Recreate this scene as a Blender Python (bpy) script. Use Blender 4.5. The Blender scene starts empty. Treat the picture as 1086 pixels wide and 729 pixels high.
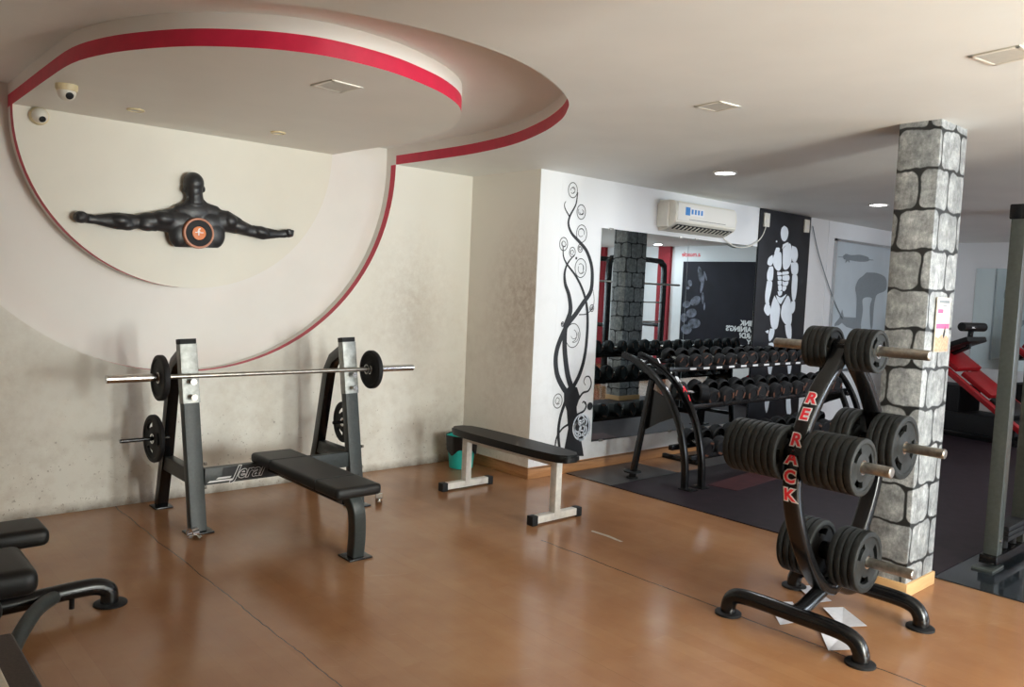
import bpy, bmesh, math, random
from mathutils import Vector, Matrix
C = bpy.context.scene.collection
PI = math.pi
random.seed(7)

# ---------------------------------------------------------------- camera
CAM_R = None
YAW, PITCH, ROLL, FPX, EYE = 0.725216645, 0.068967074, 0.043417793, 854.358, 1.6
def _rot():
    f = Vector((math.sin(YAW)*math.cos(PITCH), math.cos(YAW)*math.cos(PITCH), -math.sin(PITCH)))
    r = Vector((math.cos(YAW), -math.sin(YAW), 0.0)); u = r.cross(f)
    c, s = math.cos(ROLL), math.sin(ROLL)
    return c*r+s*u, -s*r+c*u, f
RX, UX, FX = _rot()
cd = bpy.data.cameras.new('camera'); cam = bpy.data.objects.new('camera', cd); C.objects.link(cam)
cd.sensor_width = 36.0; cd.lens = FPX/1086*36.0; cd.clip_start = .02; cd.clip_end = 100
Mx = Matrix(((RX.x, UX.x, -FX.x, 0), (RX.y, UX.y, -FX.y, 0), (RX.z, UX.z, -FX.z, EYE), (0, 0, 0, 1)))
cam.matrix_world = Mx
bpy.context.scene.camera = cam
def ray(px, py): return RX*((px-543)/FPX) - UX*((py-364.5)/FPX) + FX
def on_y(px, py, Y):                       # measured point of the photo on the vertical plane y = Y
    d = ray(px, py); return Vector((0, 0, EYE)) + d*(Y/d.y)

# ---------------------------------------------------------------- light and exposure
sc = bpy.context.scene
sc.view_settings.view_transform = 'Standard'; sc.view_settings.look = 'None'
sc.view_settings.gamma = 1; sc.view_settings.use_curve_mapping = False
sc.view_settings.exposure = 0.0
sc.cycles.use_denoising = True
sc.cycles.max_bounces = 8; sc.cycles.diffuse_bounces = 5; sc.cycles.glossy_bounces = 5
sc.cycles.caustics_reflective = False; sc.cycles.caustics_refractive = False
sc.cycles.sample_clamp_indirect = 6
w = bpy.data.worlds.new('world'); sc.world = w; w.use_nodes = True
w.node_tree.nodes['Background'].inputs[0].default_value = (.75, .82, 1, 1)
w.node_tree.nodes['Background'].inputs[1].default_value = .6
def area(name, loc, rot, sx, sy, power, col):
    l = bpy.data.lights.new(name, 'AREA'); l.shape = 'RECTANGLE'; l.size = sx; l.size_y = sy
    l.energy = power; l.color = col
    o = bpy.data.objects.new(name, l); C.objects.link(o); o.location = loc; o.rotation_euler = rot
    return o
# daylight coming in through the openings of the wall behind the photographer
area('daylight_entrance', (2.60, -3.17, 1.15), (PI/2+.12, 0, 0), .60, 1.8, 250, (.95, .99, .94))
area('daylight_window', (3.75, -3.17, 1.5), (PI/2+.45, 0, 0), .45, 1.2, 175, (.95, .99, .94))
area('daylight_window', (6.6, -3.17, 1.5), (PI/2+.1, 0, 0), 1.9, 1.3, 80, (.90, .95, 1))
area('daylight_window', (9.6, -3.17, 1.5), (PI/2+.1, 0, 0), 1.9, 1.3, 190, (.76, .88, 1))

# ---------------------------------------------------------------- materials
class NT:
    def __init__(s, name):
        s.m = bpy.data.materials.new(name); s.m.use_nodes = True
        s.t = s.m.node_tree; s.b = s.t.nodes['Principled BSDF']
    def n(s, kind, **kw):
        nd = s.t.nodes.new(kind)
        for k, v in kw.items(): setattr(nd, k, v)
        return nd
    def l(s, a, b): s.t.links.new(a, b)
    def math(s, op, a, b=0.0, c=0.0, clamp=False):
        nd = s.n('ShaderNodeMath', operation=op, use_clamp=clamp)
        for i, v in enumerate((a, b, c)):
            if isinstance(v, (int, float)): nd.inputs[i].default_value = v
            else: s.l(v, nd.inputs[i])
        return nd.outputs[0]
    def pos(s):
        g = s.n('ShaderNodeNewGeometry'); x = s.n('ShaderNodeSeparateXYZ'); s.l(g.outputs['Position'], x.inputs[0])
        return g.outputs['Position'], x.outputs[0], x.outputs[1], x.outputs[2]
    def noise(s, vec, scale, detail=4, rough=.55, stretch=None):
        nd = s.n('ShaderNodeTexNoise'); nd.inputs['Scale'].default_value = scale
        nd.inputs['Detail'].default_value = detail; nd.inputs['Roughness'].default_value = rough
        if stretch:
            m = s.n('ShaderNodeMapping'); m.inputs['Scale'].default_value = stretch; s.l(vec, m.inputs[0]); vec = m.outputs[0]
        s.l(vec, nd.inputs['Vector']); return nd.outputs['Fac']
    def ramp(s, fac, stops):
        r = s.n('ShaderNodeValToRGB'); e = r.color_ramp.elements
        while len(e) < len(stops): e.new(.5)
        for i, (p, c) in enumerate(stops): e[i].position = p; e[i].color = (*c, 1) if len(c) == 3 else c
        s.l(fac, r.inputs[0]); return r.outputs[0]
    def mix(s, f, a, b):
        nd = s.n('ShaderNodeMix', data_type='RGBA')
        if isinstance(f, (int, float)): nd.inputs[0].default_value = f
        else: s.l(f, nd.inputs[0])
        for i, v in ((6, a), (7, b)):
            if isinstance(v, tuple): nd.inputs[i].default_value = (*v, 1)
            else: s.l(v, nd.inputs[i])
        return nd.outputs[2]
    def col(s, v):
        if isinstance(v, tuple): s.b.inputs['Base Color'].default_value = (*v, 1)
        else: s.l(v, s.b.inputs['Base Color'])
    def bump(s, h, strength=.2, dist=.01):
        b = s.n('ShaderNodeBump'); b.inputs['Strength'].default_value = strength; b.inputs['Distance'].default_value = dist
        s.l(h, b.inputs['Height']); s.l(b.outputs[0], s.b.inputs['Normal'])
    def set(s, rough=None, metal=None, spec=None):
        if rough is not None: s.b.inputs['Roughness'].default_value = rough
        if metal is not None: s.b.inputs['Metallic'].default_value = metal
        if spec is not None: s.b.inputs['Specular IOR Level'].default_value = spec
        return s.m

def simple(name, col, rough=.5, metal=0, spec=.5, var=.12, scale=30):
    t = NT(name); p, *_ = t.pos(); f = t.noise(p, scale)
    a = tuple(c*(1-var) for c in col); b = tuple(min(1, c*(1+var)) for c in col)
    t.col(t.ramp(f, [(.3, a), (.7, b)])); return t.set(rough, metal, spec)

M = {}
def wall_paint(name, base, dirt, zlo, zhi, amount, rough=.55, marks=()):
    t = NT(name); p, x, y, z = t.pos()
    n1 = t.noise(p, 1.6, 6, .65); n2 = t.noise(p, 9, 6, .7); n3 = t.noise(p, 45, 3, .6)
    h = t.math('MULTIPLY_ADD', z, -1/(zhi-zlo), zhi/(zhi-zlo), clamp=True)
    a = t.math('MULTIPLY', t.math('MULTIPLY', n1, n2), 4.2)
    a = t.math('SUBTRACT', a, .92); a = t.math('MULTIPLY', a, h, clamp=True)
    a = t.math('MULTIPLY', a, amount, clamp=True)
    c = t.mix(a, base, dirt)
    sp = t.math('GREATER_THAN', t.math('MULTIPLY', n3, t.math('ADD', t.math('MULTIPLY', h, .3), .82)), .74)
    c = t.mix(t.math('MULTIPLY', sp, .55), c, tuple(d*.6 for d in dirt))
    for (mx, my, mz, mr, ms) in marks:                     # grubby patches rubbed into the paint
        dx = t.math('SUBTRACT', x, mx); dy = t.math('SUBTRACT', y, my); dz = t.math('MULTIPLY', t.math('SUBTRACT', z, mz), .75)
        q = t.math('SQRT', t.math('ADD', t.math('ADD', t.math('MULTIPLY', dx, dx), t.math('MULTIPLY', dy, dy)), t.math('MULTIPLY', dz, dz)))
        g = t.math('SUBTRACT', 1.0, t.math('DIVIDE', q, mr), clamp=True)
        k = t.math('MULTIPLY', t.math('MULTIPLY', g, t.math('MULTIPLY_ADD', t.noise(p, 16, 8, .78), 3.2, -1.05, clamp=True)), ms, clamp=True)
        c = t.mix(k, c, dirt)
    # scuffed foot of the wall
    ft = t.math('MULTIPLY_ADD', z, -14, 1.0, clamp=True)
    c = t.mix(t.math('MULTIPLY', t.math('MULTIPLY', ft, n2), 1.5, clamp=True), c, (.16, .12, .08))
    t.col(c); t.bump(n2, .08, .01); return t.set(rough)
M['wall'] = wall_paint('cream_wall_paint', (.80, .775, .70), (.42, .33, .24), .2, 1.75, .50, marks=((3.95, 5.79, 1.42, .60, .42), (2.95, 5.79, .95, .5, .25), (.8, 5.79, 1.0, .7, .25)))
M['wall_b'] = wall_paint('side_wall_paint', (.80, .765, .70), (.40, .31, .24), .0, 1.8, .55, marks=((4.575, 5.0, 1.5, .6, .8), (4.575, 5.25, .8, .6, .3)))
M['wall_c'] = wall_paint('white_wall_paint', (.80, .81, .82), (.45, .42, .38), .0, 2.2, .35)
M['ceil'] = simple('ceiling_paint', (.81, .82, .79), .6, var=.03, scale=2)
M['white'] = simple('white_panel_paint', (.82, .80, .75), .5, var=.02, scale=3)
M['red'] = simple('red_band_paint', (.60, .018, .06), .45, var=.08, scale=12)
M['black_metal'] = simple('black_enamel', (.006, .006, .0065), .22, spec=.42)
M['dark_metal'] = simple('charcoal_powder_coat', (.036, .042, .041), .42, spec=.35, var=.15, scale=60)
M['rubber'] = simple('black_rubber', (.010, .010, .011), .6, spec=.3, var=.3, scale=80)
M['plate'] = simple('worn_rubber_plate', (.016, .017, .0165), .58, spec=.28, var=.3, scale=50)
M['vinyl'] = simple('black_vinyl', (.008, .008, .008), .45, spec=.3)
M['chrome'] = simple('chrome', (.75, .75, .74), .18, 1, var=.05)
M['sleeve'] = simple('scuffed_plated_steel', (.30, .305, .29), .5, 1, var=.25, scale=22)
M['steel'] = simple('worn_steel', (.40, .385, .35), .34, 1, var=.25, scale=40)
M['wornwhite'] = simple('worn_white_enamel', (.72, .69, .63), .4, var=.12, scale=25)
M['teal'] = simple('teal_plastic', (.02, .46, .40), .4, var=.05)
M['bag'] = simple('bin_bag', (.01, .01, .011), .3, var=.3)
M['ivory'] = simple('ivory_plastic', (.80, .77, .68), .4, var=.03)
M['yellowed'] = simple('yellowed_plastic', (.72, .62, .38), .45, var=.08)
M['gap'] = simple('dark_gap', (.01, .01, .01), .7)
M['wpaint'] = simple('white_mural_paint', (.72, .77, .82), .6, var=.05, scale=8)
M['bpaint'] = simple('black_mural_paint', (.008, .009, .013), .45, var=.5, scale=5)
M['ink'] = simple('black_ink_paint', (.012, .012, .014), .5)
M['greydecal'] = simple('grey_silhouette_film', (.22, .25, .27), .5, var=.05)
M['frost'] = simple('frosted_panel', (.50, .56, .60), .35, var=.06, scale=2)
M['alu'] = simple('aluminium', (.6, .62, .64), .3, 1, var=.05)
M['redmetal'] = simple('red_machine_enamel', (.32, .006, .010), .35, var=.1)
M['redtext'] = simple('red_sticker', (.85, .03, .05), .4, var=.03)
M['whitetext'] = simple('white_sticker', (.85, .85, .85), .4, var=.02)
M['orange'] = simple('orange_print', (.75, .20, .04), .45, var=.05)
M['copper'] = simple('copper_ring', (.55, .22, .12), .4, var=.05)
M['blue'] = simple('blue_sticker', (.02, .22, .62), .4, var=.03)
M['paper'] = simple('paper', (.72, .70, .74), .7, var=.06)
M['pink'] = simple('pink_print', (.80, .10, .25), .5, var=.03)
M['cream'] = simple('cream_card', (.72, .66, .56), .6, var=.04)
M['skin'] = simple('printed_photo_tone', (.62, .34, .22), .6, var=.3, scale=60)
M['statue'] = simple('dark_bronze_resin', (.020, .020, .022), .42, spec=.55, var=.2)
M['mat'] = simple('dark_rubber_mat', (.020, .012, .016), .5, spec=.22, var=.35, scale=9)
M['greymat'] = simple('grey_rubber_mat', (.04, .042, .045), .3, spec=.5, var=.2, scale=6)
M['glossmat'] = simple('glossy_black_mat', (.02, .025, .03), .10, spec=.7, var=.2, scale=6)
M['redmat'] = simple('maroon_rubber_mat', (.055, .010, .012), .5, var=.3, scale=12)
M['brownfab'] = simple('brown_upholstery', (.05, .035, .028), .8, var=.25, scale=120)
M['beige'] = simple('beige_upholstery', (.62, .56, .45), .7, var=.12, scale=18)
M['poster'] = simple('poster_black', (.008, .007, .014), .8, var=.4, scale=3)
M['postergrey'] = simple('poster_grey', (.10, .105, .14), .6, var=.9, scale=9)
M['stonegrout'] = None
def emis(name, col, s):
    t = NT(name); t.col((.8, .8, .8)); t.b.inputs['Emission Color'].default_value = (*col, 1); t.b.inputs['Emission Strength'].default_value = s
    return t.m
M['diffuser_grey'] = simple('aged_diffuser', (.58, .56, .50), .5, var=.04)
M['lamp'] = emis('lit_diffuser', (.92, .96, 1), 14)
M['day'] = emis('sky_through_opening', (.85, .92, 1), 3.0)
t = NT('mirror_glass'); t.col((.60, .68, .68)); M['mirror'] = t.set(.0, 1)
t = NT('floor_vinyl'); p, x, y, z = t.pos()
wv = t.n('ShaderNodeCombineXYZ'); t.l(y, wv.inputs[0]); t.l(x, wv.inputs[1])
br = t.n('ShaderNodeTexBrick'); t.l(wv.outputs[0], br.inputs[0]); br.inputs['Scale'].default_value = 1.0
br.inputs['Brick Width'].default_value = .9; br.inputs['Row Height'].default_value = .098; br.inputs['Mortar Size'].default_value = .0012
br.inputs['Color1'].default_value = (.385, .190, .088, 1); br.inputs['Color2'].default_value = (.345, .163, .073, 1); br.inputs['Mortar'].default_value = (.31, .15, .07, 1)
g1 = t.noise(p, 2.2, 5, .6, (1, 1, 1)); g2 = t.noise(p, 6, 6, .7, (6, 1, 1)); g3 = t.noise(p, 1.1, 3, .5)
c = t.mix(t.math('MULTIPLY', g2, .45), br.outputs[0], (.25, .115, .052))
c = t.mix(t.ramp(g1, [(.35, (0, 0, 0)), (.75, (.45, .45, .45))]), c, (.48, .27, .14))
mp = t.n('ShaderNodeMapping'); mp.inputs['Rotation'].default_value = (0, 0, .5); t.l(p, mp.inputs[0])
sc1 = t.noise(mp.outputs[0], 2.5, 6, .75, (.8, 12, 1)); sc2 = t.noise(p, .9, 4, .6)
c = t.mix(t.math('MULTIPLY', t.math('MULTIPLY_ADD', sc1, 9, -5.6, clamp=True), .30), c, (.62, .42, .27))
c = t.mix(t.ramp(sc2, [(.42, (0, 0, 0)), (.62, (.40, .40, .40))]), c, (.24, .10, .045))
def seam(xs, wid, wob):
    d = t.math('ABSOLUTE', t.math('SUBTRACT', t.math('MULTIPLY_ADD', t.noise(p, 3, 4, .6), wob, x), xs+wob*.5))
    return t.math('LESS_THAN', d, wid)
s1 = seam(1.585, .0024, .05); s2 = t.math('MULTIPLY', seam(3.53, .0038, .05), t.math('LESS_THAN', y, 3.62)); s3 = seam(2.56, .0015, .03)
c = t.mix(t.math('MULTIPLY', s3, .35), c, (.12, .05, .02))
c = t.mix(t.math('MAXIMUM', s1, s2), c, (.045, .022, .012))
t.col(c)
r = t.math('MULTIPLY_ADD', t.noise(p, 5, 5, .7), .20, .08); t.l(r, t.b.inputs['Roughness']); t.set(None, 0, .36)
t.bump(g1, .05, .02); M['floor'] = t.m
def wood(name, a, b, st):
    t = NT(name); p, *_ = t.pos(); f = t.noise(p, 7, 6, .7, st)
    t.col(t.ramp(f, [(.3, a), (.7, b)])); return t.set(.45)
M['wood'] = wood('orange_wood', (.32, .14, .05), (.50, .25, .10), (.6, .6, 9))
M['palewood'] = wood('pale_wood', (.55, .33, .15), (.66, .42, .20), (.8, .8, 7))
# hand painted boulders on the column
t = NT('painted_boulder_wall'); p, x, y, z = t.pos()
BH, BW = .215, .25
u = t.math('SUBTRACT', x, y)
nz1 = t.noise(p, 5, 3, .5); nz2 = t.noise(p, 4.3, 3, .5, (1.3, 1.3, 1.1))
u = t.math('MULTIPLY_ADD', nz1, .055, u); v = t.math('MULTIPLY_ADD', nz2, .07, z)
row = t.math('FLOOR', t.math('DIVIDE', v, BH))
ru = t.math('FRACT', t.math('MULTIPLY', t.math('SINE', t.math('MULTIPLY', row, 12.9898)), 43758.5))
us = t.math('ADD', t.math('DIVIDE', u, BW), t.math('ADD', t.math('MULTIPLY', row, .5), t.math('MULTIPLY', ru, .3)))
cell = t.math('FLOOR', us)
lu = t.math('MULTIPLY', t.math('SUBTRACT', t.math('FRACT', us), .5), BW)
lv = t.math('MULTIPLY', t.math('SUBTRACT', t.math('FRACT', t.math('DIVIDE', v, BH)), .5), BH)
RR = .04
qx = t.math('MAXIMUM', t.math('SUBTRACT', t.math('ABSOLUTE', lu), BW/2-.006-RR), 0.0)
qy = t.math('MAXIMUM', t.math('SUBTRACT', t.math('ABSOLUTE', lv), BH/2-.006-RR), 0.0)
d = t.math('SUBTRACT', t.math('SQRT', t.math('ADD', t.math('MULTIPLY', qx, qx), t.math('MULTIPLY', qy, qy))), RR)
mask = t.math('MULTIPLY_ADD', d, -170.0, .3, clamp=True)
n1 = t.noise(p, 14, 8, .72); n2 = t.noise(p, 50, 6, .75, (1, 1, .6))
tone = t.math('ADD', t.math('MULTIPLY', n1, .75), t.math('MULTIPLY', n2, .45))
stone = t.ramp(tone, [(.36, (.08, .085, .088)), (.52, (.20, .21, .215)), (.66, (.38, .395, .40)), (.82, (.74, .75, .76))])
rc = t.math('FRACT', t.math('MULTIPLY', t.math('SINE', t.math('ADD', t.math('MULTIPLY', cell, 7.13), t.math('MULTIPLY', row, 3.7))), 917.3))
stone = t.mix(t.math('MULTIPLY', rc, .35), stone, (.14, .15, .15))
t.col(t.mix(mask, (.012, .013, .013), stone)); M['stone'] = t.set(.5)

# ---------------------------------------------------------------- mesh helpers
def bx(bm, x0, x1, y0, y1, z0, z1, bev=0.0, mi=0, seg=2, mat=None):
    b2 = bmesh.new(); bmesh.ops.create_cube(b2, size=1)
    for v in b2.verts: v.co = Vector(((x0+x1)/2+v.co.x*(x1-x0), (y0+y1)/2+v.co.y*(y1-y0), (z0+z1)/2+v.co.z*(z1-z0)))
    if bev: bmesh.ops.bevel(b2, geom=list(b2.edges), offset=bev, segments=seg, affect='EDGES', profile=.6)
    merge(bm, b2, mi, mat)
def merge(bm, b2, mi=0, mat=None):
    vs = {}
    for v in b2.verts: vs[v] = bm.verts.new(mat @ v.co if mat else v.co)
    for f in b2.faces:
        try: nf = bm.faces.new([vs[v] for v in f.verts]); nf.material_index = mi; nf.smooth = f.smooth
        except ValueError: pass
    b2.free()
def lathe(bm, prof, n=32, mat=None, mi=0, cap=True, smooth=True):
    b2 = bmesh.new(); rings = []
    for r, z in prof:
        rings.append([b2.verts.new((max(r, 1e-5)*math.cos(2*PI*i/n), max(r, 1e-5)*math.sin(2*PI*i/n), z)) for i in range(n)])
    for a, b in zip(rings, rings[1:]):
        for i in range(n):
            f = b2.faces.new((a[i], a[(i+1) % n], b[(i+1) % n], b[i])); f.smooth = smooth
    if cap:
        b2.faces.new(rings[0][::-1]); b2.faces.new(rings[-1])
    merge(bm, b2, mi, mat)
def axis(a, b):                            # matrix taking +z at origin onto the segment a -> b
    a, b = Vector(a), Vector(b); q = (b-a).to_track_quat('Z', 'Y')
    return Matrix.Translation(a) @ q.to_matrix().to_4x4(), (b-a).length
def rod(bm, a, b, r, n=16, mi=0, r2=None):
    m, L = axis(a, b); lathe(bm, [(r, 0), (r2 or r, L)], n, m, mi)
def catmull(pts, k=6):
    P = [Vector(p) for p in pts]; P = [2*P[0]-P[1]] + P + [2*P[-1]-P[-2]]; out = []
    for i in range(1, len(P)-2):
        for j in range(k):
            s = j/k; a, b, c, d = P[i-1:i+3]
            out.append(.5*((2*b)+(c-a)*s+(2*a-5*b+4*c-d)*s*s+(3*b-a-3*c+d)*s**3))
    out.append(P[-2]); return out
def sweep(bm, pts, sec, up=Vector((0, 0, 1)), mi=0, smooth=True, closed=False, scales=None):
    # sec: 2D section (side, up) swept along pts
    pts = [Vector(p) for p in pts]; rings = []; n = len(pts)
    for i, p in enumerate(pts):
        if closed: tg = (pts[(i+1) % n]-pts[i-1]).normalized()
        else: tg = (pts[min(i+1, n-1)]-pts[max(i-1, 0)]).normalized()
        sd = tg.cross(up); sd = sd.normalized() if sd.length > 1e-4 else Vector((1, 0, 0)); u2 = sd.cross(tg)
        k = scales[i] if scales else 1
        rings.append([bm.verts.new(p+sd*a*k+u2*b*k) for a, b in sec])
    m = len(sec)
    prs = list(zip(rings, rings[1:]))+([(rings[-1], rings[0])] if closed else [])
    for a, b in prs:
        for i in range(m):
            f = bm.faces.new((a[i], a[(i+1) % m], b[(i+1) % m], b[i])); f.smooth = smooth; f.material_index = mi
    if not closed:
        for r in (rings[0][::-1], rings[-1]):
            f = bm.faces.new(r); f.material_index = mi
def circ(r, n=12): return [(r*math.cos(2*PI*i/n), r*math.sin(2*PI*i/n)) for i in range(n)]
def rrect(w, h, r=.008, k=3):
    o = []
    for cx, cy, a0 in ((w/2-r, h/2-r, 0), (-w/2+r, h/2-r, 90), (-w/2+r, -h/2+r, 180), (w/2-r, -h/2+r, 270)):
        for j in range(k+1):
            a = math.radians(a0+90*j/k); o.append((cx+r*math.cos(a), cy+r*math.sin(a)))
    return o
def prism(bm, poly, origin, ux, uy, depth, mi=0):   # flat polygon pushed along ux x uy
    origin, ux, uy = Vector(origin), Vector(ux), Vector(uy); nn = ux.cross(uy).normalized()*depth
    a = [bm.verts.new(origin+ux*p[0]+uy*p[1]) for p in poly]; b = [bm.verts.new(v.co+nn) for v in a]
    try:
        fs = [bm.faces.new(a[::-1]), bm.faces.new(b)]
    except ValueError: fs = []
    for i in range(len(a)): fs.append(bm.faces.new((a[i], a[(i+1) % len(a)], b[(i+1) % len(a)], b[i])))
    for f in fs: f.material_index = mi
def obj(name, bm, mats, parent=None, label=None, cat=None, group=None, kind=None, origin=None, sharp=35):
    bmesh.ops.recalc_face_normals(bm, faces=bm.faces)
    me = bpy.data.meshes.new(name); bm.to_mesh(me); bm.free()
    for m in (mats if isinstance(mats, (list, tuple)) else [mats]): me.materials.append(M[m] if isinstance(m, str) else m)
    for p in me.polygons: p.use_smooth = True
    me.set_sharp_from_angle(angle=math.radians(sharp))
    o = bpy.data.objects.new(name, me); C.objects.link(o)
    if origin is not None and not parent:
        me.transform(Matrix.Translation(-Vector(origin))); o.location = origin
    if parent:
        o.parent = parent
    tag(o, label, cat, group, kind); return o
def tag(o, label=None, cat=None, group=None, kind=None):
    for k, v in (('label', label), ('category', cat), ('group', group), ('kind', kind)):
        if v: o[k] = v
    return o
def thing(name, label, cat, loc=(0, 0, 0), rz=0, group=None):
    o = bpy.data.objects.new(name, None); C.objects.link(o); o.location = loc; o.rotation_euler = (0, 0, rz); o.empty_display_size = .1
    return tag(o, label, cat, group)
def dup(root, loc=None, rot=None, label=None, group=None, scale=None):
    r = root.copy(); C.objects.link(r)
    if loc is not None: r.location = loc
    if rot is not None: r.rotation_euler = rot
    if scale is not None: r.scale = scale
    if label: r['label'] = label
    if group: r['group'] = group
    for ch in list(root.children):
        c = ch.copy(); C.objects.link(c); c.parent = r
        for g in list(ch.children):
            d = g.copy(); C.objects.link(d); d.parent = c
    return r
def B(): return bmesh.new()
def text_bm(s, size, offset=0, extrude=.0008, shear=0, bold=0, align='CENTER'):
    cu = bpy.data.curves.new('t', 'FONT'); cu.body = s; cu.size = size; cu.extrude = extrude; cu.offset = offset+bold
    cu.align_x = align; cu.align_y = 'CENTER'; cu.shear = shear; cu.resolution_u = 3
    o = bpy.data.objects.new('t', cu); C.objects.link(o); dg = bpy.context.evaluated_depsgraph_get()
    me = bpy.data.meshes.new_from_object(o.evaluated_get(dg)); b = bmesh.new(); b.from_mesh(me)
    bpy.data.objects.remove(o); bpy.data.meshes.remove(me); bpy.data.curves.remove(cu); return b
def put_text(bm, s, size, origin, ux, uy, mi=0, **kw):
    ux, uy = Vector(ux).normalized(), Vector(uy).normalized(); nn = ux.cross(uy)
    m = Matrix(((ux.x, uy.x, nn.x, origin[0]), (ux.y, uy.y, nn.y, origin[1]), (ux.z, uy.z, nn.z, origin[2]), (0, 0, 0, 1)))
    merge(bm, text_bm(s, size, **kw), mi, m)
def clay(name, shapes, mat, voxel, parent=None, cut=None, smooth=2):
    # one continuous surface from overlapping ellipsoids and tapered limbs
    b = bmesh.new()
    for s in shapes:
        if s[0] == 'e':
            _, c, r = s[:3]; rot = s[3] if len(s) > 3 else Matrix()
            bmesh.ops.create_icosphere(b, subdivisions=3, radius=1, matrix=Matrix.Translation(c) @ rot @ Matrix.Diagonal((*r, 1)))
        else:
            _, a, c2, r1, r2, fl = s; m, L = axis(a, c2)
            prof = [(r1*.6, -r1*.6), (r1, 0)]+[(r1+(r2-r1)*k/4, L*k/4) for k in range(1, 4)]+[(r2, L), (r2*.6, L+r2*.6)]
            b2 = bmesh.new(); lathe(b2, prof, 16); mid = Vector(a)
            for v in b2.verts:
                q = m @ v.co; q.y = mid.y + (q.y-mid.y)*fl; v.co = q
            merge(b, b2)
    me = bpy.data.meshes.new(name); b.to_mesh(me); b.free()
    o = bpy.data.objects.new(name, me); C.objects.link(o)
    md = o.modifiers.new('r', 'REMESH'); md.mode = 'VOXEL'; md.voxel_size = voxel
    sm = o.modifiers.new('s', 'SMOOTH'); sm.iterations = smooth; sm.factor = .5
    dg = bpy.context.evaluated_depsgraph_get(); m2 = bpy.data.meshes.new_from_object(o.evaluated_get(dg))
    bpy.data.objects.remove(o); b = bmesh.new(); b.from_mesh(m2); bpy.data.meshes.remove(m2)
    if cut:
        bmesh.ops.bisect_plane(b, geom=list(b.verts)+list(b.edges)+list(b.faces), plane_co=cut[0], plane_no=cut[1], clear_outer=True)
        es = [e for e in b.edges if e.is_boundary]; bmesh.ops.holes_fill(b, edges=es)
    return b

# ================================================================ THE ROOM
X0, X1, Y0, HC = -1.3, 13.4, -3.2, 2.585
WA, WB, WC = 5.79, 4.575, 4.89            # back wall (y), return wall (x), mirror wall (y)
RD, RB = .145, .075                       # recess depth, red band height
XC, R1, R2 = 2.07, 1.085, 1.68            # axis of the folded circles, panel radius, recess radius
def struct(name, bm, mats, parent=None, **kw): return obj(name, bm, mats, parent, kind=None if parent else 'structure', **kw)
# recess outline on the ceiling, measured from the wall round to the wall
outer = [(3.75, 5.79), (3.77, 5.32), (3.775, 4.80), (3.70, 4.27), (3.53, 3.79), (3.345, 3.44), (3.18, 3.215), (3.0, 3.03), (2.69, 2.83), (2.37, 2.70), (2.07, 2.65), (1.77, 2.66), (1.45, 2.75), (1.13, 2.94), (.88, 3.17), (.68, 3.44), (.53, 3.79), (.43, 4.27), (.385, 4.8), (.385, 5.32), (.39, 5.79)]
outer = [tuple(p) for p in (lambda c: [(v.x, v.y) for v in c])(catmull([(a, b, 0) for a, b in outer], 5))]
b = B(); bx(b, X0, X1, Y0, WA+.2, -.1, 0); struct('floor', b, 'floor')
b = B()
poly = [(X0, Y0), (X1, Y0), (X1, WC), (WB, WC), (WB, WA)]+outer+[(X0, WA)]
b.faces.new([b.verts.new((x, y, HC)) for x, y in poly])
for (ax, ay), (cx, cy) in zip(outer, outer[1:]):                       # upright faces of the recess: red below, white above
    for z0, z1, mi in ((HC, HC+RB, 1), (HC+RB, HC+RD, 2)):
        f = b.faces.new([b.verts.new(q) for q in ((ax, ay, z0), (cx, cy, z0), (cx, cy, z1), (ax, ay, z1))]); f.material_index = mi
f = b.faces.new([b.verts.new((x, y, HC+RD)) for x, y in [(.2, WA+RD+.02)]+[(.2, 2.4), (3.95, 2.4), (3.95, WA+RD+.02)]]); f.material_index = 0
for xe in (3.75, .39):
    f = b.faces.new([b.verts.new(q) for q in ((xe, WA, HC), (xe, WA+RD, HC), (xe, WA+RD, HC+RD), (xe, WA, HC+RD))]); f.material_index = 2
bx(b, X0, X1, Y0, WA+.2, HC+.25, HC+.35)
bmesh.ops.remove_doubles(b, verts=b.verts, dist=1e-5)
struct('ceiling', b, ['ceil', 'red', 'white'])
# back wall with the sunk half circle
b = B(); NA = 60
arc = [(XC+R2*math.cos(-PI*i/NA), HC+R2*math.sin(-PI*i/NA)) for i in range(NA+1)]
poly = [(X0, 0), (WB, 0), (WB, HC)]+arc+[(X0, HC)]
b.faces.new([b.verts.new((x, WA, z)) for x, z in poly])
for (ax, az), (cx, cz) in zip(arc, arc[1:]):
    for y0, y1, mi in ((WA, WA+RB, 1), (WA+RB, WA+RD, 2)):
        f = b.faces.new([b.verts.new(q) for q in ((ax, y0, az), (cx, y0, cz), (cx, y1, cz), (ax, y1, az))]); f.material_index = mi
f = b.faces.new([b.verts.new(q) for q in ((.2, WA+RD, .7), (3.95, WA+RD, .7), (3.95, WA+RD, HC+RD), (.2, WA+RD, HC+RD))]); f.material_index = 2
bx(b, X0, WB, WA+.2, WA+.3, 0, HC+.2)
bmesh.ops.remove_doubles(b, verts=b.verts, dist=1e-5)
struct('wall_back', b, ['wall', 'red', 'white'])
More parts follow.
